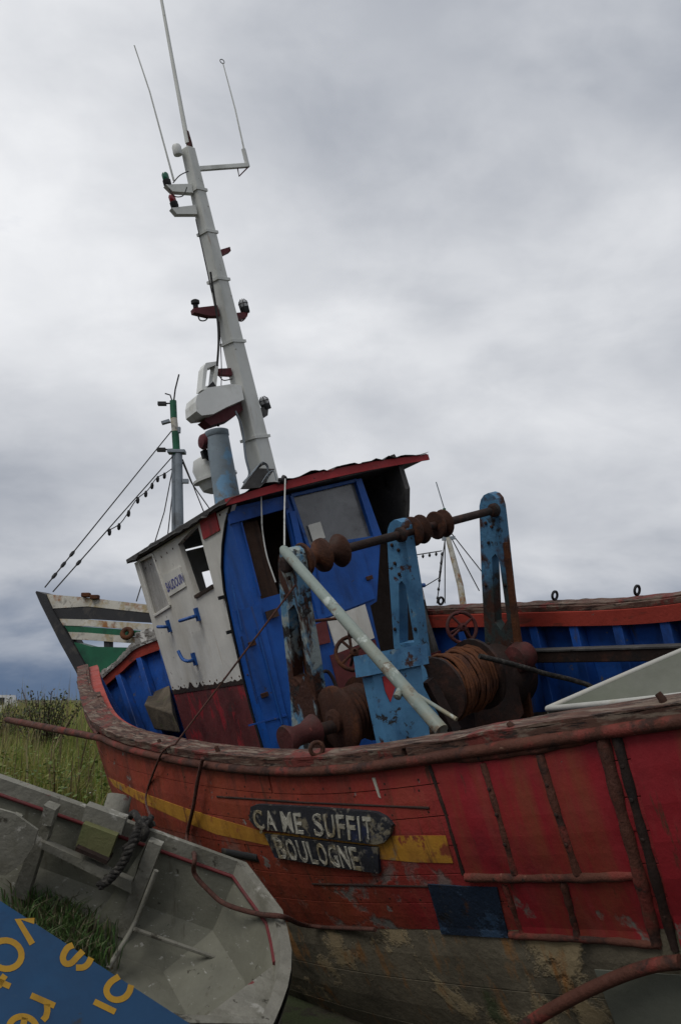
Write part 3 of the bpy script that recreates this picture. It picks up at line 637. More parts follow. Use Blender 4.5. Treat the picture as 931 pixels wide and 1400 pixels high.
# name boards with raised letters
def textmesh(txt, font_w=1.0):
    c = bpy.data.curves.new('txt', 'FONT'); c.body = txt; c.size = 1; c.resolution_u = 3; c.offset = .012
    o = bpy.data.objects.new('txt', c); COL.objects.link(o)
    dg = bpy.context.evaluated_depsgraph_get(); me = bpy.data.meshes.new_from_object(o.evaluated_get(dg))
    V = np.array([v.co[:2] for v in me.vertices]); F = [tuple(p.vertices) for p in me.polygons]
    bpy.data.objects.remove(o); bpy.data.curves.remove(c); bpy.data.meshes.remove(me)
    return V, F
def letters(txt, quad, off, parent, mat, gaps=None):
    """each character raised on the hull; quad = picture corners tl, tr, br, bl of the line of writing"""
    n = len(txt); tl, tr, br, bl = [np.array(q, float) for q in quad]; adv = gaps or [1] * n; tot = sum(adv); x = 0
    for ch, a in zip(txt, adv):
        if ch != ' ':
            V, F = textmesh(ch); mn = V.min(0); mx = V.max(0); m = MB(); lo, hi = (0, .72) if ch != 'Ç' else (-.2, .72)
            pts = []
            for v in V:
                fx = (x + a * (.10 + .80 * (v[0] - mn[0]) / max(.01, mx[0] - mn[0]) if (mx[0] - mn[0]) > .2 else x * 0 + x + a * (.35 + .3 * (v[0] - mn[0]) / max(.01, mx[0] - mn[0])))) / tot
                fx = (x + a * ((.10 + .80 * (v[0] - mn[0]) / max(.01, mx[0] - mn[0])) if (mx[0] - mn[0]) > .2 else (.32 + .36 * (v[0] - mn[0]) / max(.01, mx[0] - mn[0])))) / tot
                fy = 1 - (v[1] / .72)
                p = lerp(lerp(tl, tr, fx), lerp(bl, br, fx), fy); pts.append(p)
            top = [hp(*p, off + .0035) for p in pts]; bot = [hp(*p, off - .003) for p in pts]; k = len(top)
            m.add(top + bot, F + [tuple(i + k for i in reversed(f)) for f in F])
            cnt = {}
            for f in F:
                for i in range(len(f)):
                    e = (f[i], f[(i + 1) % len(f)]); cnt[tuple(sorted(e))] = cnt.get(tuple(sorted(e)), []) + [e]
            m.add(top + bot, [(e[0][1], e[0][0], e[0][0] + k, e[0][1] + k) for e in cnt.values() if len(e) == 1])
            bpart(m, 'letter', mat, parent, jitter=.0012)
        x += a
nb = bpart(hsheet([(350, 1100), (358, 1097), (440, 1101), (520, 1107), (533, 1114), (542, 1124)], [(348, 1117), (356, 1128), (440, 1141), (520, 1150), (532, 1147), (540, 1138)], .004, .034, 24), 'name_board', 'name_black')
letters('ÇA ME SUFFIT', [(350, 1103), (516, 1112), (519, 1146), (356, 1128)], .034, nb, 'name_letter', [1, 1, .35, 1.1, .8, .75, 1, 1, .85, .85, .5, .9])
nb2 = bpart(hsheet([(368, 1137), (450, 1147), (522, 1155)], [(382, 1168), (450, 1180), (524, 1189)], .004, .030, 16), 'name_board', 'name_black')
letters('BOULOGNE', [(378, 1140), (494, 1154), (502, 1184), (387, 1168)], .030, nb2, 'name_letter', [1, 1, 1, .8, 1, 1, 1.05, .85])
UP_ = np.array([0, 0, 1.])
# eye rings and pins along both cap rails
def ring(c, r, tr, ax, name='eye_ring', mat='black'):
    c = np.array(c, float); ax = np.array(ax, float); ax /= np.linalg.norm(ax)
    x = np.cross(ax, (0, 0, 1.) if abs(ax[2]) < .9 else (1., 0, 0)); x /= np.linalg.norm(x); y = np.cross(ax, x)
    return bpart(MB().tube([c + r * (x * math.cos(a) + y * math.sin(a)) for a in np.linspace(0, 2 * math.pi, 17)[:-1]], tr, 6, closed=True), name, mat)
for px in (614, 686, 770, 884):
    for t in np.linspace(0, .6, 900):
        p = hullp(t, 0, 1); W = BS.w(p) - EYEP; d = W[1] * _c + W[2] * _s
        if CX + FPX * W[0] / d < px: ring(p + np.array([-.06, 0, .105]), .032, .011, (0, 1, .3)); break
ring(capat(440, .07), .03, .011, (.3, 1, 0), mat='rust')
for (px, h) in ((912, .05), (704, .035), (302, .05), (222, .04)):
    p = capat(px, .02)
    bpart(MB().tube([p, p + UP_ * h * .6, p + UP_ * h + np.array([0, .01, 0])], [.014, .013, .011], 8), 'belaying_pin', 'rust')

# ------------------------------------------------------------------ wheelhouse
PA = np.array([-.26, -.16]); PSb = np.array([1.36, -.44]); SD = np.array([.24, 2.54]); SD = SD / np.linalg.norm(SD); AD = PSb - PA; WWD = np.linalg.norm(AD); AD = AD / WWD
ZR = U0 + 1.20                                # roof underside height
def v3(p, z): return np.array([p[0], p[1], z])
NP = np.array([-SD[1], SD[0], 0.]);           # outward normal of port wall
NA = np.array([AD[1], -AD[0], 0.]);           # outward normal of aft wall
NA = NA if NA[1] < 0 else -NA
PWp = v3(PA, ZR)
SWp = v3(PSb, ZR)
onP = lambda x, y, o=0.: BS.on(x, y, PWp + NP * o, NP)          # on the white side wall
onS = lambda x, y, o=0.: BS.on(x, y, SWp - NP * o, NP)          # on the far side wall
LW = 2.62
front_top = onP(184, 770); LF = (front_top[:2] - PA).dot(SD)
def pw(a, z): return v3(PA + SD * a, z)                        # port wall: distance forward, height
def sw(a, z): return v3(PSb + SD * a, z)
# profile of the side walls: curved after edge
edge_px = [(316, 691), (309, 715), (305, 745), (304, 775), (307, 806), (318, 860), (334, 932), (345, 975), (358, 1018)]
EDGE = [((onP(*q)[:2] - PA).dot(SD), onP(*q)[2]) for q in edge_px]
EDGE = [(a, z) for a, z in EDGE] + [(EDGE[-1][0] + .03, DZ)]
a_c = (onP(324, 745)[:2] - PA).dot(SD); a_d = (onP(366, 905)[:2] - PA).dot(SD); REC = a_c; AWp = v3(PA + SD * REC, ZR); pass
onA = lambda x, y, o=0.: BS.on(x, y, AWp + NA * o, NA)          # on the blue after wall
FT = onP(184, 770)[2]; FBt = ((onP(243, 968)[:2] - PA).dot(SD))
paintz = np.mean([onP(237, 947)[2], onP(335, 931)[2]])
def edge_at(z):
    zs = [e[1] for e in EDGE][::-1]; return float(np.interp(z, zs, [e[0] for e in EDGE][::-1]))
upper = [e for e in EDGE if e[1] > paintz + .01] + [(edge_at(paintz), paintz)]
lower = [(edge_at(paintz), paintz)] + [e for e in EDGE if e[1] < paintz - .01]
frontline = lambda z: LF + (FBt - LF) * (FT - z) / (FT - onP(243, 968)[2])
win1 = [(191, 767), (210, 757), (234, 828), (212, 842)]
win2 = [(244, 744), (270, 716), (292, 800), (268, 815)]
tl2 = lambda P: [( (onP(*q)[:2] - PA).dot(SD), onP(*q)[2]) for q in P]
W1, W2 = tl2(win1), tl2(win2)
outer = upper + [(frontline(paintz), paintz), (LF, FT)]
wh = MB()
wh.plate([pw(*q) for q in outer], .05, NP, [[pw(*q) for q in W1], [pw(*q) for q in W2]], 0)
wheel = bpart(wh, 'wheelhouse_side_wall', ['white_paint'], bevel=.004)
# blue corner panel between the curved edge and the after wall
cz = [e for e in EDGE if e[0] > REC + .005]
if len(cz) > 1:
    bpart(MB().plate([pw(a + .002, z) - NP * .004 for a, z in cz] + [pw(REC - .0, cz[-1][1]) - NP * .004, pw(REC - .0, cz[0][1]) - NP * .004], .045, NP), 'corner_panel', 'wall_blue', wheel)
# maroon lower part of the side wall, with a ragged paint edge lapping up over the white
lo = lower + [(frontline(DZ) , DZ), (frontline(paintz), paintz)]
bpart(MB().plate([pw(*q) - NP * .001 for q in lo], .048, NP), 'wheelhouse_side_wall', 'maroon_paint', bevel=.004)
rag = []; n = 40
for i in range(n + 1):
    a = lerp(edge_at(paintz), frontline(paintz), i / n); rag.append((a, paintz + .010 + abs(rng.normal(0, .011)) + (.05 if i in (27, 28) else 0) + (.025 if i in (22, 34) else 0)))
bpart(MB().plate([pw(*q) + NP * .004 for q in rag + [(frontline(paintz) , paintz - .02), (edge_at(paintz), paintz - .02)]], .006, NP), 'peeled_edge', 'rust_dark', wheel)
# far side wall with its two windows, seen from within
s_open = [[onS(q[0], q[1]) for q in P] for P in ([(500, 672), (513, 670), (530, 735), (512, 742)],)]
sa = lambda p: ((p[:2] - PSb).dot(SD), p[2])
SE = [sa(onS(*q)) for q in ((580, 632), (568, 664), (560, 696), (558, 722), (566, 765), (578, 820), (600, 890), (612, 950))]
SE = [(max(a, .0), min(z, ZR - .03)) for a, z in SE if z > DZ + .05]; SE.append((SE[-1][0], DZ))
SE.insert(0, (-.005, ZR + .01))
Sout = SE + [(LF + .2, DZ), (LF, FT + .04), (LF * .5, (FT + ZR) / 2 + .03)]
w_a = [(LF * .30, ZR - .25), (LF * .38, ZR - .25), (LF * .38, ZR - .80), (LF * .30, ZR - .80)]
w_b = [(LF * .52, ZR - .30), (LF * .80, ZR - .30), (LF * .80, ZR - .80), (LF * .52, ZR - .80)]
bpart(MB().plate([sw(*q) + NP * .05 for q in Sout], .05, NP, [[sw(*q) + NP * .05 for q in w_a], [sw(*q) + NP * .05 for q in w_b]], 0), 'wheelhouse_far_wall', 'wing_grey')
strip = [(a - .012, z) for a, z in SE if paintz - .1 < z < ZR - .55] + [(a + .09, z) for a, z in reversed(SE) if paintz - .1 < z < ZR - .55]
bpart(MB().plate([sw(*q) + NP * .058 for q in strip], .07, NP), 'far_wall_edge', 'white_paint')
strip = [(a - .012, z) for a, z in SE if z < paintz + .2] + [(a + .09, z) for a, z in reversed(SE) if z < paintz + .2]
bpart(MB().plate([sw(*q) + NP * .057 for q in strip], .068, NP), 'far_wall_edge', 'maroon_paint')
# front wall, with three window openings
f0, f1 = pw(LF, 0)[:2], sw(LF, 0)[:2]
fq = lambda k, z: v3(lerp(f0, f1, k), z)
NF = np.array([SD[0], SD[1], 0])
bpart(MB().plate([fq(.03, DZ), fq(.97, DZ), fq(.97, FT - .01), fq(.03, FT - .01)], .05, NF, [[fq(a, ZR - .75), fq(b, ZR - .75), fq(b, ZR - .28), fq(a, ZR - .28)] for a, b in ((.08, .34), (.40, .62), (.68, .92))]), 'wheelhouse_front_wall', 'white_paint')
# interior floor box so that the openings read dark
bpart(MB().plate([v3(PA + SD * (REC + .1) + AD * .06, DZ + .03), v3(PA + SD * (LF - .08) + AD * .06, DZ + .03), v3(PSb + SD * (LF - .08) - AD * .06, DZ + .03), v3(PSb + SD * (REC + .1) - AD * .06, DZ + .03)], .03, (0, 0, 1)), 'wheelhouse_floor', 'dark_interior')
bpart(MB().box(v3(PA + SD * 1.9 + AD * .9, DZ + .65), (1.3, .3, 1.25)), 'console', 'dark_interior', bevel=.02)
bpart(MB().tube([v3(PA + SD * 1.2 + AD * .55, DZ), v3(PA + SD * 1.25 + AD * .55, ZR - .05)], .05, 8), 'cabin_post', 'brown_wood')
bpart(MB().plate([v3(PA + SD * (REC + .55) + AD * .42, DZ), v3(PA + SD * (REC + .55) + AD * 1.35, DZ), v3(PA + SD * (REC + .55) + AD * 1.35, ZR - .03), v3(PA + SD * (REC + .55) + AD * .42, ZR - .03)], .03, NA), 'cabin_dark_sheet', 'dark_interior')  # added dark sheet, hides the sky beyond so the doorway stays dark
# after wall: blue, a doorway opening (left), window (middle), open bay (right)
def aq(P): return [onA(*q) for q in P]
def aw(k, z): return v3(PA + SD * REC + AD * k, z)
ak = lambda x, y: (onA(x, y)[:2] - (PA + SD * REC)).dot(AD)
aw_left = .015; kb = max(ak(498, 700), ak(513, 735), ak(487, 657)) + .05
door = [(327, 709), (390, 694), (414, 803), (357, 819)]
window = [(397, 678), (487, 657), (513, 735), (421, 749)]
def skew(k0, k1, z0, z1): return [aw(k0, z1), aw(k1, z1), aw(k1, z0), aw(k0, z0)]
am = MB()
am.plate([aw(aw_left, DZ)] + [onA(*q) for q in ((555, 1060), (537, 962), (516, 872), (506, 828), (515, 822), (520, 737), (494, 654))] + [aw(aw_left, ZR - .02)], .045, NA, [aq(door), aq(window)])
aft = bpart(am, 'wheelhouse_after_wall', 'wall_blue', bevel=.004)
bpart(MB().plate([p - NA * .02 for p in aq([(395, 676), (489, 655), (515, 737), (419, 751)])], .006, NA), 'window_pane', 'pane_grey', aft)
fr = MB(); q = aq(window)
for a, b in zip(q, q[1:] + q[:1]): fr.bar(a + NA * .008, b + NA * .008, .03, .03, NA)
bpart(fr, 'window_frame', 'handle_blue', aft, bevel=.004)
bpart(MB().plate(aq([(421, 718), (438, 713), (445, 735), (428, 740)]), .003, NA), 'paper_notice', 'card', aft)
# door leaf half way across the opening, brown
bpart(MB().plate([onA(x, y, -.10) for x, y in [(329, 716), (352, 711), (382, 816), (357, 822)]], .04, NA), 'cabin_door', 'brown_wood')
# blue panels, white and maroon patches on the after wall
def apanel(P, th, mat, name='wall_panel', out=.02): return bpart(MB().plate([onA(x, y, out) for x, y in P], th, NA), name, mat, aft, bevel=.004)
apanel([(414, 768), (496, 754), (513, 818), (436, 848)], .024, 'wall_blue')
apanel([(396, 700), (404, 698), (428, 800), (418, 803)], .03, 'wall_blue', 'door_jamb', .03)
apanel([(447, 846), (499, 826), (512, 872), (462, 893)], .022, 'white_paint')
apanel([(452, 896), (513, 874), (532, 960), (475, 985)], .022, 'maroon_paint')
apanel([(420, 858), (446, 848), (452, 878), (428, 884)], .022, 'maroon_paint')
apanel([(318, 836), (356, 826), (398, 1005), (372, 1018)], .016, 'wall_blue')
apanel([(364, 836), (379, 831), (382, 842), (367, 847)], .030, 'brown_wood', 'latch_plate', .034)
for (a, b) in (((318, 800), (331, 862)), ((352, 860), (386, 990))):
    bpart(MB().tube([onA(*a, .03), onA(*b, .03)], .008, 6), 'grab_rail', 'handle_blue', aft)
for P in ([(346, 700), (388, 690)], [(330, 714), (356, 815)], [(432, 770), (441, 838)], [(330, 870), (352, 962)], [(340, 992), (392, 978)]):
    bpart(MB().bar(onA(*P[0], .022), onA(*P[1], .022), .012, .012, NA), 'wall_batten', 'inner_blue', aft)
for q_ in ((345, 880), (362, 950), (424, 790), (505, 790)):
    bpart(MB().box(onA(*q_, .03), (.06, .02, .035), (v3(AD, 0), NA, (0, 0, 1))), 'hinge', 'rust', aft, bevel=.003)
# beam over the openings and the bay post at the right
bpart(MB().plate([onA(x, y, .03) for x, y in [(312, 700), (392, 679), (396, 694), (316, 716)]], .05, NA), 'lintel', 'inner_blue', aft)
apanel([(486, 656), (494, 654), (524, 738), (513, 741)], .05, 'wall_blue', 'door_jamb', .03)
bpart(MB().plate([onA(x, y, -.3) for x, y in [(470, 745), (560, 722), (620, 1000), (500, 1030)]], .03, NA), 'bay_dark_sheet', 'dark_interior')  # added dark sheet, stands for the shade inside the open bay
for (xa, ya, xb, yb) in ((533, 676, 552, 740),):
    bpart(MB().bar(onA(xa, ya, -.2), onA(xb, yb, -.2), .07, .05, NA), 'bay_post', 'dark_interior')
bpart(MB().tube([pw(a - .006, z) + NP * .004 for a, z in EDGE], .012, 7), 'edge_line', 'black', wheel)  # black line along the curved wall edge
for a_ in np.arange(.25, LF - .05, .17):
    for z_ in (paintz + .05, FT - .12 + .1 * (1 - a_ / LF)):
        bpart(MB().lathe(pw(a_, z_), NP, [(.010, 0), (.009, .004), (.004, .006)], 7), 'bolt', 'rust', wheel)
# side-wall fittings
q = [onP(*p) for p in win1]
bpart(MB().plate([p - NP * .025 for p in [onP(189, 764), onP(212, 752), onP(237, 831), onP(211, 846)]], .006, NP), 'window_pane', 'pane_milky', wheel)
fr = MB()
for a, b in zip(q, q[1:] + q[:1]): fr.bar(a + NP * .004, b + NP * .004, .028, .026, NP)
bpart(fr, 'window_frame', 'white_paint', wheel, bevel=.004)
bpart(MB().bar(onP(268, 816), onP(292, 801), .03, .03, NP), 'window_sill', 'dark_interior', wheel)
bpart(MB().plate([onP(x, y, .012) for x, y in [(272, 709), (293, 697), (300, 725), (278, 738)]], .012, NP), 'red_shutter', 'fascia_red', wheel)
# the little plate with blue lettering
sp = bpart(MB().plate([onP(x, y, .012) for x, y in [(222, 787), (246, 775), (254, 802), (231, 816)]], .010, NP), 'engine_plate', 'card', wheel, bevel=.002)
txt = 'BAUDOUIN'
V, F = textmesh(txt); mn, mx = V.min(0), V.max(0)
tlp, trp, brp, blp = [np.array(p, float) for p in [(226, 797), (249, 783), (252, 796), (230, 810)]]
pts = [onP(*lerp(lerp(tlp, trp, (v[0] - mn[0]) / (mx[0] - mn[0])), lerp(blp, brp, (v[0] - mn[0]) / (mx[0] - mn[0])), 1 - (v[1] - mn[1]) / (mx[1] - mn[1])), .0145) for v in V]
bpart(MB().add(pts, F), 'plate_lettering', 'sign_plate_blue', wheel)
# blue foot rungs
def rung(plate_px, pts_px, outs):
    c = onP(*plate_px, .012)
    m = MB().box(c, (.03, .05, .12), (NP, (SD[0], SD[1], 0), (0, 0, 1)))
    m.tube(spline([onP(x, y, o) for (x, y), o in zip(pts_px, outs)], 5), .016, 8)
    bpart(m, 'foot_rung', 'handle_blue', wheel)
rung((270, 840), [(269, 842), (262, 844), (246, 849)], [.02, .09, .10])
rung((231, 856), [(230, 857), (224, 857), (216, 857)], [.02, .08, .09])
rung((266, 901), [(265, 902), (258, 904), (250, 901), (244, 890)], [.02, .10, .10, .10])
for p in ((303, 817), (314, 864)):
    bpart(MB().box(onP(*p, .02), (.05, .03, .03), (NP, (SD[0], SD[1], 0), (0, 0, 1))), 'hinge', 'black', wheel)
# roof: slab, ragged felt on top, red fascia along the after edge
RO = .05
c = [pw(-.02, ZR) - v3(AD * .05, 0), sw(-.04, ZR) + v3(AD * .25, 0), sw(LF + .08, FT + .02) + v3(AD * .2, 0), pw(LF + .08, FT + .02) - v3(AD * .05, 0)]
up = np.array([0, 0, 1.])
roof = bpart(MB().hexa(c, [p + up * .045 for p in c]), 'roof', 'wing_grey', bevel=.004)
ft = MB(); n = 60; NXr, NYr = 46, 26; vs = []
HN = rng.normal(0, 1, (NXr + 1, NYr + 1))
HN = (HN + np.roll(HN, 1, 0) + np.roll(HN, 1, 1)) / 3
for i in range(NXr + 1):
    for j in range(NYr + 1):
        p = lerp(lerp(c[0], c[1], i / NXr), lerp(c[3], c[2], i / NXr), j / NYr)
        crown = .05 * math.sin(math.pi * i / NXr)
        e = .02 if i in (0,) or j in (0,) else .0
        p = p + up * (.052 + crown + .012 * HN[i, j] * (1.3 if j < 2 or i < 2 else .5))
        if i == 0: p = p - v3(AD, 0) * (.015 + .012 * HN[i, j]) - up * (.045 + .012 * abs(HN[i, j]))
        if j == 0: p = p - v3(SD, 0) * (.035 + .012 * HN[i, j]) - up * .012
        vs.append(p)
ft.add(vs, [(i * (NYr + 1) + j, (i + 1) * (NYr + 1) + j, (i + 1) * (NYr + 1) + j + 1, i * (NYr + 1) + j + 1) for i in range(NXr) for j in range(NYr)], 0, False)
bpart(ft, 'roof_felt', 'roof_felt', roof)
fa = BS.on
fc0, fc1 = c[0] - v3(SD, 0) * .012, c[1] - v3(SD, 0) * .012
m = MB(); n = 24
for i in range(n):
    a, b = lerp(fc0, fc1, i / n), lerp(fc0, fc1, (i + 1) / n); cr = lambda k: up * .05 * math.sin(math.pi * k / n)
    h0 = .066
    m.hexa([a - up * (h0 - .05) + cr(i) * .6, b - up * (h0 - .05) + cr(i + 1) * .6, b + v3(SD, 0) * .018 - up * (h0 - .05) + cr(i + 1) * .6, a + v3(SD, 0) * .018 - up * (h0 - .05) + cr(i) * .6],
           [a + up * .035 + cr(i), b + up * .035 + cr(i + 1), b + v3(SD, 0) * .018 + up * .035 + cr(i + 1), a + v3(SD, 0) * .018 + up * .035 + cr(i)])
bpart(m, 'fascia_board', 'fascia_red', roof)

# ------------------------------------------------------------------ mast and everything bolted to it
UP = np.array([0, 0, 1.]); PX = 1 / 160.           # metres per picture pixel at the mast
MX = .30
mb0 = BS.at(366, 672, x=MX); mt0 = BS.at(257, 203, x=MX)
mdir = (mt0 - mb0) / np.linalg.norm(mt0 - mb0)
mb0 = mb0 - mdir * .12
def mbox(p0, p1, w0, w1, d0, d1, yaw=.25):
    m = MB(); x = np.array([math.cos(yaw), math.sin(yaw), 0]); x = x - mdir * x.dot(mdir); x /= np.linalg.norm(x); y = np.cross(mdir, x)
    e = lambda p, w, d: [p + x * w / 2 * a + y * d / 2 * b for a, b in ((-1, -1), (1, -1), (1, 1), (-1, 1))]
    return m.hexa(e(p0, w0, d0), e(p1, w1, d1))
mast = bpart(mbox(mb0, mt0, .185, .095, .17, .09), 'mast', 'mast_white', bevel=.008)
MY = float((mb0 + mt0)[1] / 2)
def mcen(py): return lerp(mt0, mb0, (py - 203) / (672 - 203))
def oM(px, py, dy=0.): # plane across the boat through the mast
    return BS.at(px, py, y=float(np.interp(py, [200, 670], [mt0[1], mb0[1]])) + dy)
def mpart(m, name, mats, **k): return m.build(name, mats, mast, **k)
def mplate(P, th, name, mat, dy=0., **k):
    pts = [oM(x, y, dy - th / 2) for x, y in P]
    n = np.array([0, -1., 0]); yv = pts[0][1]
    return mpart(MB().plate([np.array([p[0], yv, p[2]]) for p in pts], th, n), name, mat, **k)
# whip aerials
def aerial(pts, r0, r1, mat='mast_white', name='aerial', dy=0.):
    P = [oM(x, y, dy) for x, y in pts]; n = len(P)
    mpart(MB().tube(P, [r0 + (r1 - r0) * i / (n - 1) for i in range(n)], 6), name, mat)
aerial([(257, 196), (240, 105), (219, -12)], .021, .013)
aerial([(238, 247), (228, 210), (205, 125), (184, 62)], .009, .005)
aerial([(334, 205), (322, 150), (305, 86)], .008, .005)
c_ = oM(304, 84); mpart(MB().tube([c_ + .022 * np.array([math.cos(a), 0, math.sin(a)]) for a in np.linspace(0, 6.28, 13)[:-1]], .004, 5, closed=True), 'aerial_ring', 'black')
aerial([(262, 214), (259, 196), (255, 180)], .030, .022, 'rust_red', 'aerial_clamp')
mpart(MB().tube([oM(339, 228), oM(333, 204)], .020, 8), 'aerial_base', 'plastic_white')
# yard to the right with its strut
mpart(MB().bar(oM(271, 231), oM(340, 226), .03, .04), 'yard', 'mast_white', bevel=.003)
mpart(MB().tube([oM(325, 230), oM(327, 241), oM(339, 229)], .006, 5), 'yard_strut', 'mast_maroon')
# small dome on top
d0, d1 = oM(244, 212), oM(241, 198); ax = d1 - d0
mpart(MB().lathe(d0, ax, [(.036, 0), (.040, .012), (.040, .07), (.032, .088), (.01, .096)], 14), 'dome_aerial', 'plastic_white')
# side lamps: body and lens
def lamp(base, top, r, lens, cage=False):
    a, b = oM(*base), oM(*top); L = np.linalg.norm(b - a); ax = b - a
    m = MB().lathe(a, ax, [(r * .9, 0), (r, L * .1), (r, L * .42), (r * .8, L * .46)], 14, 0)
    m.lathe(a, ax, [(r * .78, L * .46), (r * .85, L * .55), (r * .85, L * .85), (r * .6, L * .98), (.002, L)], 14, 1)
    if cage:
        axn = ax / L; x = np.cross(axn, (0, 1, 0)); x /= np.linalg.norm(x); y = np.cross(axn, x)
        for k in range(6):
            q = math.pi / 3 * k; e = x * math.cos(q) + y * math.sin(q)
            m.tube([a + e * r, a + e * r * 1.05 + ax * .8, a + e * r * .4 + ax * 1.04], .0035, 5, 0)
        m.tube([a + ax * .7 + (x * math.cos(q) + y * math.sin(q)) * r * 1.05 for q in np.linspace(0, 6.28, 13)[:-1]], .0035, 5, 0, closed=True)
    mpart(m, 'lamp', ['black', lens])
lamp((230, 254), (225, 236), .034, 'lens_green')
lamp((240, 284), (234, 266), .034, 'lens_red')
lamp((336, 428), (331, 410), .040, 'lens_clear', True)
lamp((365, 560), (359, 543), .042, 'lens_clear', True)
# brackets
mplate([(227, 252), (262, 251), (264, 264), (236, 262)], .05, 'bracket', 'mast_white', bevel=.003)
mplate([(235, 284), (268, 280), (270, 293), (242, 293)], .05, 'bracket', 'mast_white', bevel=.003)
mplate([(299, 342), (315, 337), (316, 343), (302, 350)], .05, 'bracket', 'mast_maroon')
mplate([(265, 421), (298, 417), (300, 432), (286, 432), (266, 427)], .06, 'bracket', 'mast_maroon')
mplate([(318, 428), (340, 426), (338, 433), (322, 440)], .05, 'bracket', 'mast_maroon')
mplate([(296, 504), (316, 503), (318, 513), (302, 512)], .05, 'bracket', 'mast_maroon')
mplate([(346, 561), (368, 554), (366, 568), (352, 576)], .05, 'bracket', 'wing_grey')
h0, h1 = oM(268, 421), oM(267, 411)
mpart(MB().lathe(h0, h1 - h0, [(.022, 0), (.022, .03), (.036, .036), (.036, .062), (.02, .072)], 12), 'horn', 'black')
mpart(MB().tube(spline([oM(271, 432), oM(274, 438), oM(281, 438), oM(286, 432)], 4), .006, 5), 'hook', 'black')
mpart(MB().tube(spline([oM(325, 438), oM(331, 439), oM(336, 434), oM(337, 429)], 4), .006, 5), 'hook', 'mast_maroon')
for (x, y) in ((262, 262), (276, 320), (291, 385), (312, 470), (341, 600)):
    p_ = mt0 + (mb0 + mdir * .12 - mt0) * (y - 203) / 469.; k_ = float(np.interp(y, [200, 670], [.105, .195])); mpart(mbox(p_ - mdir * .012, p_ + mdir * .012, k_ + .012, k_ + .012, k_, k_), 'mast_clamp', 'mast_white')
# radar: maroon shelf, white body and the raised cover
mplate([(279, 574), (296, 562), (330, 542), (333, 560), (316, 573), (288, 582)], .12, 'radar_shelf', 'mast_maroon', bevel=.006)
def shell(P, dpt, name, mat, hole=None, dy=0., bev=.02):
    yv = oM(*P[0], dy - dpt / 2)[1]
    pts = [BS.at(x, y, y=yv) for x, y in P]; hs = [[BS.at(x, y, y=yv) for x, y in hole]] if hole else []
    return mpart(MB().plate(pts, dpt, (0, -1, 0), hs), name, mat, bevel=bev)
shell([(268, 549), (270, 540), (284, 530), (316, 525), (330, 527), (334, 546), (311, 556), (292, 566), (276, 568), (269, 562)], .20, 'radar_body', 'plastic_white', dy=-.02)
shell([(276, 533), (279, 502), (282, 496), (296, 494), (299, 499), (296, 530)], .10, 'radar_cover', 'plastic_white', [(281, 528), (284, 503), (295, 499), (292, 526)])
mplate([(284, 529), (292, 521), (296, 528)], .12, 'radar_motor', 'black')
mpart(MB().tube([oM(288, 579), oM(288, 585)], .010, 6).tube([oM(298, 577), oM(299, 583)], .010, 6), 'radar_bolt', 'black')
# cables running down the mast
def cable(P, r, mat='rubber_cable', dy=-.10, name='cable'): mpart(MB().tube(spline([oM(x, y, dy) for x, y in P], 4), r, 5), name, mat)
cable([(288, 372), (292, 400), (298, 440), (299, 470), (297, 500)], .010)
cable([(268, 300), (279, 350), (290, 400)], .005)
cable([(300, 440), (303, 500), (302, 545)], .004, 'rust_dark')
cable([(322, 562), (331, 585), (336, 625), (341, 648), (333, 660)], .010, 'far_grey')
cable([(300, 514), (306, 520), (318, 518)], .005)
cable([(232, 258), (238, 268), (250, 268), (256, 256)], .005)
cable([(237, 250), (246, 240), (258, 234)], .005)
# ------------------------------------------------------------------ roof gear
st0 = BS.at(312, 688, y=.45); st1 = BS.at(296, 588, y=.45); ax = st1 - st0; L = np.linalg.norm(ax)
stack = bpart(MB().lathe(st0 - ax * .15, ax, [(.118, 0), (.112, L * .3), (.100, L * 1.05), (.106, L * 1.06), (.106, L * 1.13), (.092, L * 1.14), (.088, L * 1.0)], 22), 'exhaust_stack', 'stack_paint')
b0, b1 = BS.at(300, 672, y=.75), BS.at(288, 632, y=.75); ax = b1 - b0; L = np.linalg.norm(ax)
m = MB().lathe(b0, ax, [(.08, 0), (.14, L * .12), (.165, L * .40), (.205, L * .42), (.205, L * .50), (.165, L * .52), (.18, L * .85), (.15, L * 1.15), (.06, L * 1.28)], 18)
bpart(m, 'searchlight', 'plastic_white', roof)
m = MB().tube([BS.at(303, 682, y=.7), b0], .05, 8); bpart(m, 'searchlight_foot', 'plastic_white', roof)
bpart(MB().box(BS.at(281, 621, y=.6), (.06, .05, .07)).tube([BS.at(281, 624, y=.6), BS.at(290, 632, y=.62)], .012, 6), 'deck_light', 'black', roof)
bpart(MB().lathe(BS.at(282, 604, y=.52), (-1, 0, .2), [(.07, 0), (.075, .02), (.06, .05), (.02, .06)], 14), 'horn_disc', 'mast_maroon', roof)
# base plate of the mast with a coil of wires lying on it
bpart(MB().plate([BS.at(x, y, y=-.02) for x, y in [(330, 668), (352, 640), (376, 641), (368, 652), (360, 668)]], .02, (0, -1, 0)), 'mast_step', 'wing_grey', roof)
for k in range(6):
    P = [BS.at(330 + k, 668 - k, y=-.06 - .01 * k), BS.at(338 + 2 * k, 655 - 2 * k, y=-.08), BS.at(350 + 2 * k, 640 - 2 * k + (k % 2) * 3, y=-.07), BS.at(362 + k, 634 + k, y=-.06), BS.at(369 - k, 648 + 2 * k, y=-.06)]
    bpart(MB().tube(spline(P, 5), .0042, 5), 'loose_wire', 'rubber_cable' if k % 2 else 'far_grey', roof)
bpart(MB().tube(spline([BS.at(358, 660, y=-.2), BS.at(366, 648, y=-.2), BS.at(374, 644, y=-.2), BS.at(378, 657, y=-.2)], 5), .004, 5), 'loose_wire', 'far_grey', roof)
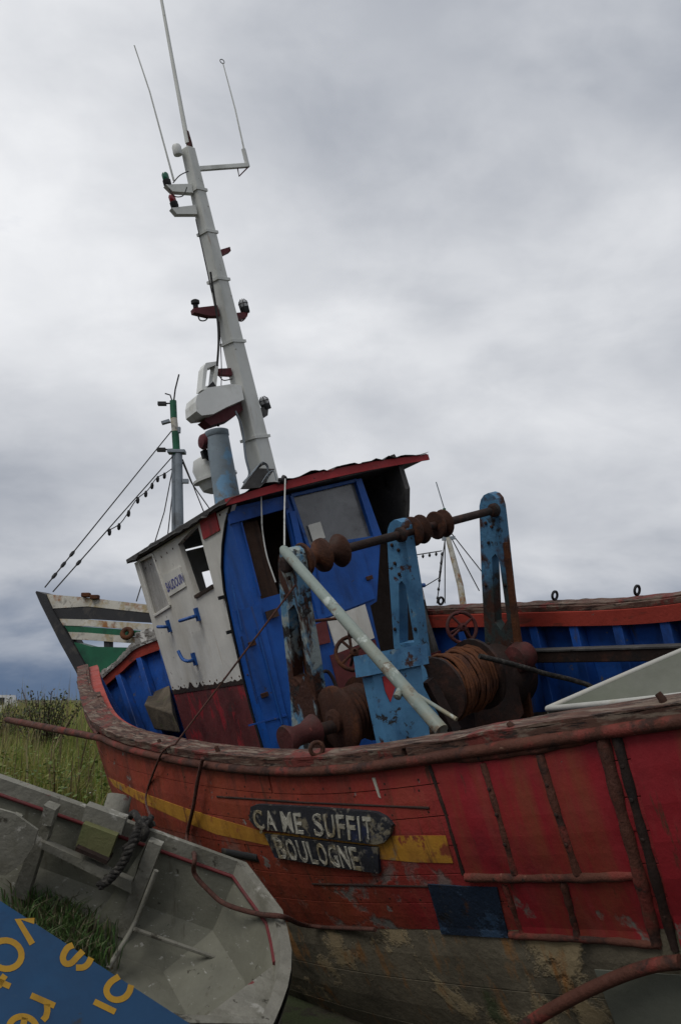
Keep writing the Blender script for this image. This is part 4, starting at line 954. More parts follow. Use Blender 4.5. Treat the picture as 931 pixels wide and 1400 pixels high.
bpart(MB().lathe(BS.at(386, 656, y=-.3), (1, 0, .4), [(.02, -.03), (.03, -.02), (.018, 0), (.03, .03), (.02, .04)], 10).tube([BS.at(380, 661, y=-.3), BS.at(386, 656, y=-.3), BS.at(392, 660, y=-.3)], .012, 6), 'rope_block', 'black', roof)
for (xs, h) in (((455, 650), .03), ((534, 627), .04), ((430, 652), .02)):
    bpart(MB().box(BS.at(*xs, y=-.3), (.09, .05, h), rotm('Y', .3)), 'roof_scrap', 'roof_felt', roof, jitter=.008)
# cords hanging from the roof
bpart(MB().tube([BS.at(390, 655, y=-.36), BS.at(389, 700, y=-.9), BS.at(389, 746, y=-1.5)], .006, 6), 'cord', 'rope_white')
bpart(MB().tube(spline([BS.at(357, 676, y=-.2), BS.at(358, 705, y=-.2), BS.at(359, 725, y=-.2), BS.at(365, 760, y=-.25), BS.at(377, 796, y=-.3)], 5), .006, 6), 'cord', 'rope_white')
bpart(MB().tube([BS.at(572, 801, y=.5), BS.at(580, 800, y=.5)], .022, 8), 'pipe_end', 'handle_blue')

# ------------------------------------------------------------------ winch on the after deck
WF = -1.5
def post(outline, slot, s, mat, th=.085):
    o = bpart(MB().plate([BS.at(x, y, x=s) for x, y in outline], th, (-1, 0, 0), [[BS.at(x, y, x=s) for x, y in slot]]), 'winch_post', mat, bevel=.010)
    return o
post([(380, 770), (381, 761), (384, 754), (389, 750), (395, 750), (400, 754), (403, 761), (405, 770), (412, 830), (424, 900), (437, 985), (446, 1040), (402, 1040), (396, 942), (385, 845)],
     [(394, 835), (402, 826), (408, 840), (420, 925), (411, 935), (401, 925)], -.79, 'post_peeled')
post([(529, 734), (530, 723), (533, 715), (538, 711), (543, 711), (548, 714), (551, 721), (553, 732), (564, 800), (574, 880), (586, 960), (546, 965), (538, 880), (532, 790)],
     [(545, 798), (549, 794), (554, 800), (566, 878), (546, 880)], .17, 'post_blue')
post([(655, 702), (655, 692), (657, 683), (661, 677), (667, 674), (673, 676), (678, 682), (681, 692), (683, 708), (691, 780), (701, 870), (716, 985), (672, 990), (664, 900), (658, 790)],
     [(672, 762), (677, 757), (682, 765), (693, 848), (684, 862), (676, 850)], 1.14, 'post_dark')
bpart(MB().plate([BS.at(x, y, x=1.135) for x, y in [(687, 742), (692, 742), (706, 850), (726, 980), (714, 988), (701, 870)]], .03, (-1, 0, 0)), 'post_flange', 'rust_orange', bevel=.004)
# rust-red inner leg of the near post, loose sheet
bpart(MB().plate([BS.at(x, y, x=-.70) for x, y in [(403, 800), (411, 812), (418, 842), (436, 960), (420, 955), (408, 850)]], .02, (-1, 0, 0)), 'post_web', 'rust_orange')
bpart(MB().plate([BS.at(x, y, x=-.81) for x, y in [(398, 930), (408, 945), (414, 925), (430, 958), (442, 1010), (444, 1040), (405, 1035)]], .02, (-1, 0, 0)), 'post_foot', 'post_peeled')
sh0 = BS.at(402, 769, y=WF); sh1 = BS.at(669, 699, y=WF)
shaft = bpart(MB().tube([sh0, lerp(sh0, sh1, .5), sh1], .030, 12), 'winch_shaft', 'rust_dark')
sax = (sh1 - sh0) / np.linalg.norm(sh1 - sh0)
for px, sc, n2 in ((440, .84, 2), (570, .82, 1), (601, .80, 1)):
    c_ = BS.at(px, 769 - .262 * (px - 402), y=WF)
    if n2 == 2: prof = [(.04, -.165), (.125, -.16), (.132, -.145), (.05, -.07), (.05, -.05), (.128, -.01), (.132, .01), (.05, .06), (.05, .075), (.132, .145), (.125, .16), (.04, .165)]
    else: prof = [(.03, -.052), (.118, -.05), (.128, -.042), (.124, -.034), (.065, -.022), (.045, -.008), (.045, .008), (.065, .022), (.124, .034), (.128, .042), (.118, .05), (.03, .052)]
    bpart(MB().lathe(c_, sax, [(r * sc, h) for r, h in prof], 22), 'sheave', 'rust', shaft)
for s_ in (-.82, .15, 1.12):
    p = sh0 + sax * ((s_ - sh0[0]) / sax[0]); bpart(MB().lathe(p, -sax, [(.052, -.02), (.052, .014), (.04, .02), (.032, .022)], 16), 'bearing', 'rust_dark', shaft)
for s_, P in ((-.79, ((388, 775), (396, 790), (390, 815), (404, 960), (412, 985), (424, 975))), (.17, ((536, 745), (545, 752), (540, 770), (546, 785), (540, 860), (568, 860))), (1.14, ((664, 715), (672, 720), (668, 742), (664, 800), (690, 800), (668, 880), (700, 880)))):
    for q_ in P: bpart(MB().lathe(BS.at(*q_, x=s_), (-1, 0, 0), [(.014, -.002), (.014, .008), (.009, .012)], 6), 'bolt', 'rust_dark', shaft)
bpart(MB().tube(spline([BS.at(552, 915, y=-1.5), BS.at(590, 900, y=-1.45), BS.at(606, 940, y=-1.5), BS.at(596, 985, y=-1.55)], 6), .014, 7), 'hose', 'black')
bpart(MB().tube(spline([BS.at(430, 930, y=-1.3), BS.at(448, 918, y=-1.3), BS.at(462, 950, y=-1.35), BS.at(456, 1000, y=-1.4)], 6), .012, 7), 'hose', 'rust_dark')
# slanting pale pole
p0 = BS.at(389, 753, y=-1.58); p1 = BS.at(604, 999, x=-1.15)
bpart(MB().tube([p0 + UP * .01 - (p1 - p0) * .012, p0, lerp(p0, p1, .3), lerp(p0, p1, .72), p1], [.02, .031, .031, .033, .033], 14), 'brace_pole', 'pole_green')
q = lerp(p0, p1, .80); bpart(MB().tube(spline([q, lerp(p0, p1, .9) + np.array([.03, 0, .03]), p1 + np.array([.06, -.05, .03])], 5), .010, 8), 'brace_spur', 'pole_green')
bpart(MB().lathe(lerp(p0, p1, .80), (-1, -.2, -.6), [(.02, .03), (.02, .075), (.005, .08)], 8), 'brace_lug', 'pole_green')
# blue pedestal
PY = -1.85
def pq(P): return [BS.at(x, y, y=PY) for x, y in P]
ped = bpart(MB().plate(pq([(509, 924), (575, 908), (588, 1010), (530, 1020)]), .10, (0, -1, 0)), 'winch_pedestal', 'post_blue', bevel=.006)
t = pq([(498, 895), (579, 880), (582, 908), (502, 924)])
bpart(MB().plate([p + np.array([0, -.03, 0]) for p in t], .14, (0, -1, 0)), 'pedestal_box', 'post_blue', ped, bevel=.006)
bpart(MB().plate([p + np.array([0, -.006, 0]) for p in pq([(522, 925), (544, 921), (540, 938), (533, 960), (526, 945)])], .004, (0, -1, 0)), 'primer_patch', 'fascia_red', ped)
bpart(MB().plate([BS.at(x, y, y=-1.6) for x, y in [(572, 900), (582, 915), (601, 985), (588, 990)]], .05, (0, -1, 0)), 'pedestal_stay', 'post_blue', ped)
bpart(MB().bar(BS.at(585, 930, y=-1.8), BS.at(622, 1000, y=-1.8), .07, .05, (0, 1, 0)), 'winch_strut', 'rust_dark')
# drums
def drum(px, py, y, prof, mat, name, n=26, parent=None):
    return bpart(MB().lathe(BS.at(px, py, y=y), (1, 0, 0), prof, n), name, mat, parent)
d1 = drum(482, 975, -1.5, [(.04, -.17), (.07, -.16), (.07, -.135), (.195, -.13), (.205, -.12), (.205, -.10), (.14, -.095), (.14, .09), (.205, .095), (.205, .12), (.06, .125)], 'rust', 'winch_drum')
bpart(MB().lathe(BS.at(482, 975, y=-1.5), (1, 0, 0), [(.155 + .012 * (i % 2), -.09 + i * .016) for i in range(12)], 26), 'wire_coil', 'rust', d1)
d2 = drum(628, 932, -1.5, [(.06, -.20), (.22, -.19), (.22, -.17), (.14, -.165), (.14, .165), (.25, .17), (.25, .195), (.07, .2)], 'rust_dark', 'winch_drum')
m = MB(); cc = BS.at(628, 932, y=-1.5)
for i in range(15):
    rr = .200 + .012 * math.sin(i * .9) + .008 * (i % 2); x_ = -.155 + i * .022
    ph = [(a, rr + rng.normal(0, .004)) for a in np.linspace(0, 2 * math.pi, 25)[:-1]]
    m.tube([cc + np.array([x_ + .012 * math.sin(a), r_ * math.cos(a), r_ * math.sin(a)]) for a, r_ in ph], .0125, 6, closed=True)
bpart(m, 'wire_coil', 'rust_orange', d2)
drum(684, 925, -1.05, [(.05, -.30), (.16, -.28), (.24, -.22), (.26, -.1), (.26, .12), (.24, .16), (.10, .18), (.10, .30), (.05, .31)], 'rust_dark', 'winch_gearbox')
bpart(MB().plate([BS.at(x, y, y=-1.3) for x, y in [(645, 950), (664, 912), (700, 905), (716, 975), (700, 995), (650, 995)]], .4, (0, -1, 0)), 'winch_housing', 'rust_dark', bevel=.03)
drum(712, 898, -1.3, [(.03, -.10), (.10, -.08), (.12, 0), (.10, .07), (.03, .09)], 'rust_red', 'brake_drum')
drum(412, 1004, -1.5, [(.05, -.12), (.085, -.118), (.09, -.10), (.06, -.04), (.06, .02), (.085, .08), (.09, .10)], 'rust_red', 'warping_head')
bpart(MB().tube([BS.at(412, 1003, y=-1.5) + np.array([-.1, 0, 0]), BS.at(640, 940, y=-1.5)], .04, 10), 'drum_axle', 'rust_dark')
def handwheel(px, py, y, r, ax, mat='rust_red'):
    c = BS.at(px, py, y=y); ax = np.array(ax, float); ax /= np.linalg.norm(ax); x = np.cross(ax, UP); x /= np.linalg.norm(x); z = np.cross(ax, x)
    m = MB().tube([c + r * (x * math.cos(a) + z * math.sin(a)) for a in np.linspace(0, 2 * math.pi, 25)[:-1]], .014, 8, closed=True)
    for k in range(4):
        a = .4 + k * math.pi / 2; m.tube([c + ax * .02, c + r * (x * math.cos(a) + z * math.sin(a))], .010, 6)
    m.lathe(c - ax * .02, ax, [(.03, 0), (.03, .05), (.012, .06), (.012, -.18)], 10)
    m.tube([c + r * z * .9 * -1, c + r * -z * .9 + ax * .09], .008, 6)
    bpart(m, 'handwheel', mat)
handwheel(631, 858, -1.2, .115, (-.35, -1, .15))
handwheel(484, 893, -1.15, .125, (-.4, -1, .5), 'rust')
bpart(MB().tube([BS.at(636, 860, y=-1.2), BS.at(655, 905, y=-1.2)], .02, 8), 'wheel_spindle', 'rust')
bpart(MB().tube([BS.at(474, 845, y=-1.15), BS.at(481, 893, y=-1.15)], .010, 6).tube([BS.at(430, 849, y=-1.15), BS.at(466, 845, y=-1.15)], .012, 6), 'control_rod', 'rust')
# scrap on the deck round the winch
for i in range(14):
    c_ = np.array([rng.uniform(-.2, 1.2), rng.uniform(-3.0, -1.9), DZ + .03])
    bpart(MB().box(c_, rng.uniform(.05, .18, 3) * np.array([1.6, 1, .4]), rotm('Z', rng.uniform(0, 3))), 'deck_scrap', rng.choice(['rust', 'brown_wood', 'deck_wood', 'rust_orange']), hull, jitter=.006)
# fixed rail along the far bulwark
r0, r1 = BS.at(722, 898, x=1.38), BS.at(990, 892, x=1.25)
bpart(MB().bar(r0, r1, .06, .09), 'side_beam', 'rust_dark', bevel=.008)
bpart(MB().bar(r0 + UP * .053, r1 + UP * .053, .075, .012), 'beam_capping', 'wing_grey')

# ------------------------------------------------------------------ loose things on board
def wpts(P): return [BS.w(p) for p in P]
m = MB().tube(spline(wpts([BS.at(655, 897, y=-1.75), BS.at(700, 908, y=-1.8), BS.at(745, 921, y=-1.8), BS.at(786, 931, y=-1.85), BS.at(815, 944, y=-1.9), BS.at(850, 985, y=-1.95)]), 6), .018, 8)
tag(m.build('hawser', 'rope_dark'), 'dark hawser sagging from the winch across the after deck', 'rope')
# white skiff
A_ = BS.at(748, 969, x=-.62); Fe = BS.at(1010, 858, x=.10); Ne = BS.at(1010, 940, x=-1.12)
def skiffp(k, side, ins=0.):
    mid = lerp(A_, (Fe + Ne) / 2, k); e = Fe if side > 0 else Ne
    p = lerp(A_, e, k); bul = math.sin(math.pi * min(1, k * .75)) * .06
    d = (Fe - Ne) / np.linalg.norm(Fe - Ne); p = p + d * side * bul * .6
    return p - d * side * ins
n = 14; ks = [i / n for i in range(n + 1)]
sk = empty('skiff', BS.w(lerp(A_, (Fe + Ne) / 2, .5) - UP * .38))
def loc(m, o):
    T_ = np.array(o.matrix_world.translation); m.v = [tuple(np.array(p) - T_) for p in m.v]; return m
def sk_w(p): return BS.w(p)
m = MB(); vs = []
for k in ks:
    a, b = skiffp(k, -1, .012), skiffp(k, 1, .012); c_ = (a + b) / 2 - UP * (.06 + .34 * min(1, k * 1.3)); q1 = lerp(a, c_, .55) - UP * .07 * k; q2 = lerp(b, c_, .55) - UP * .07 * k
    vs += [sk_w(p) for p in (a, q1, c_, q2, b)]
fcs = [(i * 5 + j, i * 5 + j + 1, (i + 1) * 5 + j + 1, (i + 1) * 5 + j) for i in range(n) for j in range(4)]
m.add(vs, fcs, 0, True); m.add([np.array(p) - np.array([0, 0, .015]) for p in vs], [f[::-1] for f in fcs], 0, True)
loc(m, sk).build('hull_shell', 'skiff_inside', sk)
for side in (-1, 1): loc(MB().tube([sk_w(skiffp(k, side)) for k in ks], .014, 8), sk).build('rim', 'skiff_white', sk)
tag(sk, 'pale skiff with white rim lying on the after deck behind the rail', 'skiff')
# block on the foredeck
c_ = BS.at(222, 972, x=-.05)
m = MB().hexa([BS.w(BS.at(x, y, x=-.05)) for x, y in [(197, 962), (212, 998), (248, 1003), (236, 975)]], [BS.w(BS.at(x, y, x=.3)) for x, y in [(204, 948), (218, 985), (240, 990), (232, 936)]])
tag(m.build('wood_block', 'deck_wood', bevel=.02), 'dark weathered block leaning against the blue bulwark at the pointed end', 'block')

# ------------------------------------------------------------------ grey dinghy in front
dx = np.array([math.cos(R(18.6)), .04, -math.sin(R(18.6))]); dx /= np.linalg.norm(dx)
dy = np.array([0, math.cos(R(14)), math.sin(R(14))]); dy -= dx * dx.dot(dy); dy /= np.linalg.norm(dy); dz = np.cross(dx, dy)
DRm = np.stack([dx, dy, dz], 1); DO = WS.at(330, 1182, y=3.95)
DS = Space(DRm, DO)
ding = empty('dinghy', DS.w((-.7, -.5, -.62)))
tag(ding, 'old grey open dinghy with red line inside its rim, in front of the red hull', 'dinghy')
def dpart(m, name, mats, **k):
    T_ = np.array(ding.matrix_world.translation); m.v = [tuple(DS.w(p) - T_) for p in m.v]; return m.build(name, mats, ding, **k)
NRM = -1.12
rim = [np.array([-2.6, -.35, .12]), np.array([-2.0, -.08, .03]), np.array([-1.2, .01, 0.]), np.array([-.6, .01, 0]), np.array([0, 0, 0.])]
for q in ((378, 1246), (390, 1300), (384, 1350), (364, 1400)): rim.append(DS.at(*q, z=0.))
c1 = rim[-1]; rim += [np.array([c1[0] - .25, NRM, 0]), np.array([-.8, NRM - .02, 0]), np.array([-1.6, NRM + .02, 0.]), np.array([-2.2, NRM + .2, .06])]
far_rim = spline(rim[:5], 2) + [lerp(rim[4], rim[5], k) for k in (.33, .66)] + spline(rim[5:9], 2) ; near_rim = spline(rim[9:], 5)
RL = far_rim + near_rim; cen = np.array([-1.05, -.55, 0]); NRm = len(RL)
def inner(k, d):                  # wall profile: d 0 rim .. 1 floor
    p = RL[k]; e_ = .25 * d if d < .65 else .1625 + 2.4 * (d - .65)
    q = cen + (p - cen) * np.array([1 - .16 * e_, 1 - .20 * e_, 1]); q = np.array([q[0], q[1], p[2] * (1 - d) - .50 * d]); return q
D_ = [0, .3, .62, 1.0]
m = MB(); vs = [inner(k, d) for k in range(NRm) for d in D_]; nd = len(D_)
fc = [(k * nd + j, k * nd + j + 1, ((k + 1) % NRm) * nd + j + 1, ((k + 1) % NRm) * nd + j) for k in range(NRm) for j in range(nd - 1)]
m.add(vs, fc, 0, False)
vo = [cen + (np.array(p) - cen) * np.array([1.025, 1.035, 1]) - np.array([0, 0, .012]) for p in vs]; m.add(vo, [f[::-1] for f in fc], 0, False)
fl = [inner(k, 1.0) for k in range(NRm)]; m.add(fl, [tuple(range(NRm))], 0); m.add([p - np.array([0, 0, .03]) for p in fl], [tuple(range(NRm))[::-1]], 0)
dpart(m, 'hull_shell', 'dinghy_grey')
# rim: flat capping with an inwale below it
m = MB(); vs = []
for k in range(NRm):
    p = RL[k]; d_ = p - cen; d_ = d_ / np.linalg.norm(d_ * np.array([1, 1, 0])); d_[2] = 0
    vs += [p + d_ * .022 + (0, 0, -.02), p + d_ * .022 + (0, 0, .012), p - d_ * .022 + (0, 0, .012), p - d_ * .022 + (0, 0, -.052)]
m.add(vs, [(k * 4 + j, k * 4 + (j + 1) % 4, ((k + 1) % NRm) * 4 + (j + 1) % 4, ((k + 1) % NRm) * 4 + j) for k in range(NRm) for j in range(4)], 0, False)
dpart(m, 'rim', 'dinghy_rim')
# red line under the inwale (far side and round the end)
FRn = len(far_rim)
m = MB(); m.tube([RL[k] + (cen - RL[k]) / np.linalg.norm(cen - RL[k]) * .022 + np.array([0, 0, -.058]) for k in range(0, FRn - 4)], .009, 6)
dpart(m, 'red_line', 'dinghy_red')
def oD(px, py, o=-.03): return DS.at(px, py, y=o)
def dplate(P, o, th, name, mat, **k): dpart(MB().plate([oD(x, y, o) for x, y in P], th, (0, -1, 0)), name, mat, **k)
dplate([(62, 1100), (78, 1106), (64, 1150), (58, 1160), (36, 1232), (16, 1224), (40, 1160), (46, 1150)], -.10, .05, 'rib', 'dinghy_rim', bevel=.006)
dplate([(203, 1150), (221, 1157), (172, 1285), (157, 1278)], -.09, .05, 'rib', 'dinghy_rim', bevel=.006)
dplate([(52, 1158), (56, 1150), (180, 1205), (180, 1222)], -.12, .04, 'riser', 'dinghy_rim', bevel=.006)
dplate([(60, 1101), (76, 1108), (70, 1130), (58, 1128)], -.13, .05, 'thole_block', 'dinghy_rim', bevel=.008)
dplate([(118, 1101), (172, 1120), (166, 1142), (112, 1123)], -.075, .05, 'rowlock_pad', 'dinghy_rim', bevel=.006)
dplate([(114, 1126), (160, 1143), (148, 1176), (104, 1157)], -.11, .05, 'mossy_board', 'dinghy_moss', bevel=.008)
dplate([(104, 1158), (148, 1177), (146, 1182), (103, 1163)], -.14, .08, 'board_edge', 'rust_dark')
dpart(MB().tube([oD(16, 1113, -.08), oD(31, 1118, -.08)], .012, 8).box(oD(23, 1117, -.06), (.03, .05, .02)), 'cleat', 'dinghy_rim')
dpart(MB().tube(spline([oD(214, 1190, -.13), oD(204, 1215, -.13), oD(183, 1266, -.14), oD(148, 1324, -.30)], 5), .011, 8), 'conduit', 'dinghy_rim')
dpart(MB().bar(oD(183, 1270, -.16), oD(360, 1332, -.12), .016, .016), 'chine_batten', 'dinghy_rim', bevel=.004)
dplate([(196, 1160), (202, 1150), (190, 1180), (166, 1270), (150, 1290), (120, 1310), (136, 1250)], -.075, .02, 'side_panel', 'dinghy_grey')
# curved pale sheet at the left end
cs = [(-60, 1090), (20, 1112), (52, 1135), (46, 1158), (30, 1182), (8, 1197), (-60, 1190)]
dplate(cs, -.22, .012, 'breast_sheet', 'dinghy_rim', bevel=.003)
# end seat, bottom right
e = [DS.at(x, y, z=-.10) for x, y in [(384, 1312), (262, 1404), (250, 1440), (372, 1440), (388, 1380)]]
dpart(MB().plate(e, .025, (0, 0, 1)), 'end_seat', 'dinghy_rim', bevel=.003)
# stub behind the rim
tag(MB().tube([WS.at(157, 1116, y=4.25), WS.at(164, 1088, y=4.28)], [.062, .058], 10).build('post_stub', 'dinghy_rim', bevel=.006), 'short pale stub sticking up behind the rim of the grey dinghy', 'post')
# braided dark rope lashed over the rim
def braid(path, r, tw, turns):
    m = MB(); P = spline(path, 10); n = len(P)
    for s_ in range(3):
        pts = []
        for i, p in enumerate(P):
            d = P[min(n - 1, i + 1)] - P[max(0, i - 1)]; d /= np.linalg.norm(d); x = np.cross(d, (0, 1, 0)); x /= np.linalg.norm(x); y = np.cross(d, x); a = 2 * math.pi * (turns * i / n + s_ / 3)
            pts.append(p + tw * (x * math.cos(a) + y * math.sin(a)))
        m.tube(pts, r, 7)
    return m
rp = [DS.w(oD(x, y, o)) for x, y, o in [(208, 1128, .04), (196, 1122, -.02), (188, 1135, -.07), (180, 1155, -.12), (168, 1180, -.14), (152, 1200, -.16), (136, 1212, -.18)]]
m = braid(rp, .0105, .011, 7)
m.tube(spline([DS.w(oD(x, y, o)) for x, y, o in [(176, 1118, .06), (184, 1112, .02), (192, 1124, -.05), (200, 1136, -.07), (196, 1148, -.06)]], 6), .016, 8)
m.tube(spline([DS.w(oD(x, y, o)) for x, y, o in [(207, 1118, .06), (198, 1128, -.04), (186, 1150, -.09), (170, 1160, -.08)]], 6), .015, 8)
tag(m.build('lashing_rope', 'rope_dark'), 'thick dark braided rope lashed over the rim of the grey dinghy', 'rope')
# thin line from the winch post over the rail down to the dinghy
P = [BS.w(BS.at(404, 800, x=-.82)), BS.w((BS.at(404, 800, x=-.82) + capat(243, .05)) / 2), BS.w(capat(243, .05)), BS.w(capat(240, .035, -.06)), BS.w(hp(224, 1045, .05)), BS.w(hp(212, 1085, .06)), DS.w(oD(208, 1122, .05))]
tag(MB().tube(P[:3] + spline(P[2:], 5)[1:], .0065, 6).build('thin_line', 'wire_rust'), 'thin rusty line running from the winch post over the rail to the dinghy', 'rope')
# rusty wire hanging from the rail into the dinghy and away over its end
P = [BS.w(capat(296, .03, -.07)), BS.w(hp(284, 1062, .06)), BS.w(hp(277, 1100, .06)), BS.w(hp(270, 1140, .07)), DS.w(oD(266, 1168, -.06)), DS.w(oD(266, 1194, -.09)), DS.w(oD(286, 1218, -.13)), DS.w(oD(308, 1236, -.17)), DS.w(oD(350, 1249, -.24)), DS.w(DS.at(389, 1254, z=.028)), BS.w(hp(430, 1256, .05)), BS.w(hp(520, 1262, .04))]
tag(MB().tube(spline(P, 6), .0105, 7).build('wire_rope', 'wire_rust'), 'rusty wire rope hanging off the red hull and looping into the dinghy', 'wire')
# bent red pipe at lower right
P = [BS.w(hp(940, 1302, .06)), BS.w(hp(900, 1308, .06)), BS.w(hp(850, 1322, .07)), BS.w(hp(790, 1348, .09)), BS.w(hp(740, 1372, .12)), BS.w(hp(690, 1404, .18)), BS.w(hp(650, 1440, .3))]
tag(MB().tube(spline(P, 6), .024, 10).build('bent_pipe', 'rub_rust'), 'bent rusty red pipe sticking out below the hull at lower right', 'pipe')

# ------------------------------------------------------------------ blue sign board leaning on the dinghy
E0, E1 = WS.at(0, 1231, y=2.80), WS.at(262, 1401, y=2.80)
ex = (E1 - E0) / np.linalg.norm(E1 - E0); dn = np.array([0, -.70, -.71]); dn -= ex * ex.dot(dn); dn /= np.linalg.norm(dn); nn = np.cross(dn, ex); nn = nn if nn[1] < 0 else -nn
sign = empty('sign_board', E0 + dn * .75)
tag(sign, 'blue board with yellow lettering, lying askew in the bottom left corner', 'sign')
def spart(m, name, mats, **k):
    T_ = np.array(sign.matrix_world.translation); m.v = [tuple(np.array(p) - T_) for p in m.v]; return m.build(name, mats, sign, **k)
a0, a1 = E0 - ex * .75, E1 + ex * .35
spart(MB().plate([a0, a1, a1 + dn * .95, a0 + dn * .95], .012, nn, mi=0, mi_side=1), 'panel', ['sign_blue', 'sign_edge'])
def oSg(px, py, o=.0015): return WS.on(px, py, E0 + nn * o, nn)
def stroke(paths, w=8.6):
    m = MB()
    for P in paths:
        pts = [np.array(p, float) for p in P]; closed = np.allclose(pts[0], pts[-1])
        L_, R_ = [], []
        for i, p in enumerate(pts):
            a = pts[i - 1] if i else (pts[-2] if closed else p); b = pts[i + 1] if i < len(pts) - 1 else (pts[1] if closed else p)
            d = b - a; d /= np.linalg.norm(d); nr = np.array([-d[1], d[0]]); L_.append(p + nr * w / 2); R_.append(p - nr * w / 2)
        v = [oSg(*q) for q in L_ + R_]; n = len(pts)
        m.add(v, [(i, i + 1, n + i + 1, n + i) for i in range(n - 1)])
    spart(m, 'letter', 'sign_yellow')
def arc(cx, cy, rx, ry, a0, a1, rot=0., n=22):
    out = []
    for k in range(n + 1):
        a = R(a0 + (a1 - a0) * k / n); x, y = rx * math.cos(a), ry * math.sin(a); out.append((cx + x * math.cos(rot) - y * math.sin(rot), cy + x * math.sin(rot) + y * math.cos(rot)))
    return out
S_ = lambda x, y: (x * 180 / 931, 1220 + y * 180 / 931)
stroke([[S_(246, 202), S_(128, 190), S_(232, 365)]])                                   # V
stroke([arc(*S_(45, 440), 21.5, 19.5, 0, 360, .2)])                                    # o
stroke([[S_(-80, 600), S_(0, 632), S_(75, 665)], [S_(40, 585), S_(8, 630), S_(-10, 670)]])   # t
stroke([[S_(222, 728), S_(390, 802)], [S_(335, 790), S_(338, 840), S_(328, 880), S_(305, 905)]])   # r
stroke([arc(*S_(165, 965), 19, 17, 160, 400, .2), [S_(180, 885), S_(150, 1010)]])      # e
stroke([spline([S_(520, 372), S_(478, 395), S_(448, 455), S_(462, 500), S_(505, 500), S_(550, 455), S_(590, 415)], 5), spline([S_(648, 462), S_(625, 505), S_(590, 530), S_(540, 532)], 5)])  # s
stroke([spline([S_(845, 594), S_(785, 635), S_(755, 690), S_(775, 740), S_(825, 760), S_(880, 745), S_(915, 705), S_(930, 655)], 5)])   # o
stroke([[S_(668, 772), S_(818, 845)]], 8.5)                                            # l

# ------------------------------------------------------------------ green and black boat beyond the pointed end
g2 = empty('moored_boat', (-5.0, 15.0, 0))
tag(g2, 'green, black and white fishing boat with rusty rails and green topped mast behind', 'boat')
def gp(m, name, mats, parent=None, **k):
    T_ = np.array([-5.0, 15.0, 0]); m.v = [tuple(np.array(p) - T_) for p in m.v]; return m.build(name, mats, g2 if parent is None else parent, **k)
Y0 = 14.0
def side2(px, py, o=0.):         # its near side: runs back to the right, curving
    n = np.array([-math.sin(R(22)), -math.cos(R(22)), 0]) * -1; p0 = WS.at(60, 815, y=Y0); return WS.on(px, py, p0 - n * o, n)
n2 = np.array([math.sin(R(22)), math.cos(R(22)), 0]) * -1
def strip2(top, bot, th, name, mat, o=0., **k):
    P = top + bot[::-1]; pts = [side2(x, y, o) for x, y in P]
    return gp(MB().plate(pts, th, n2), name, mat, **k)
strip2([(62, 812), (120, 817), (205, 827), (300, 838)], [(70, 832), (120, 829), (205, 838), (300, 850)], .12, 'top_rail', 'far_white', .01, bevel=.02)
strip2([(70, 831), (120, 829), (205, 838), (300, 850)], [(78, 848), (120, 846), (205, 851), (300, 866)], .10, 'bulwark_strip', 'far_black', 0.)
strip2([(82, 846), (120, 847), (205, 853), (300, 868)], [(86, 855), (120, 856), (205, 862), (300, 878)], .12, 'middle_rail', 'far_white', .01, bevel=.02)
strip2([(88, 855), (120, 857), (205, 863), (300, 878)], [(94, 864), (120, 866), (205, 871), (300, 888)], .08, 'bulwark_strip', 'far_green', 0.)
strip2([(94, 864), (120, 865), (205, 872), (300, 890)], [(99, 874), (120, 875), (205, 881), (300, 898)], .12, 'lower_rail', 'far_white', .01, bevel=.02)
for x in (146, 214, 262): strip2([(x - 4, 860), (x + 4, 861)], [(x - 3, 900), (x + 4, 900)], .10, 'rail_bracket', 'far_black', -.02)
strip2([(102, 878), (125, 884), (205, 886), (300, 900)], [(122, 936), (145, 1000), (205, 1010), (300, 1010)], .25, 'hull', 'far_green', 0., bevel=.02)
strip2([(50, 808), (62, 812), (72, 834), (100, 880), (128, 930), (150, 1000)], [(49, 810), (56, 826), (82, 878), (104, 918), (116, 942), (132, 1000)], .3, 'stem', 'far_black', .05, bevel=.03)
# body of the hull behind the near side
hb = MB(); a = side2(128, 930); A3 = WS.at(60, 815, y=Y0)
b0 = np.array([-4.6, 14.3, .3]); d1 = np.array([math.cos(R(22)), -math.sin(R(22)), 0]) * np.array([1, -1, 1]); d2 = np.array([math.cos(R(68)), math.sin(R(68)), 0])
hb.hexa([b0 + d1 * .6, b0 + d1 * 8, b0 + d1 * 8 + d2 * 4, b0 + d2 * 1.5], [b0 + d1 * .6 + (0, 0, 1.5), b0 + d1 * 8 + (0, 0, 1.3), b0 + d1 * 8 + d2 * 4 + (0, 0, 1.3), b0 + d2 * 1.5 + (0, 0, 1.5)])
gp(hb, 'hull_body', 'far_green', bevel=.05)
for (x, y) in ((118, 816), (130, 819)): gp(MB().box(side2(x, y, .03) + np.array([0, 0, .03]), (.14, .1, .07)), 'fairlead', 'rust_orange', bevel=.01)
gp(MB().tube([side2(174, 866, .08) + .07 * (np.array([math.cos(a), math.sin(a) * .4, 0]) * 1 + np.array([0, 0, math.sin(a)])) for a in np.linspace(0, 6.283, 17)[:-1]], .04, 8, closed=True), 'fairlead_ring', 'rust_orange')  # ring stands in for a rusty fairlead
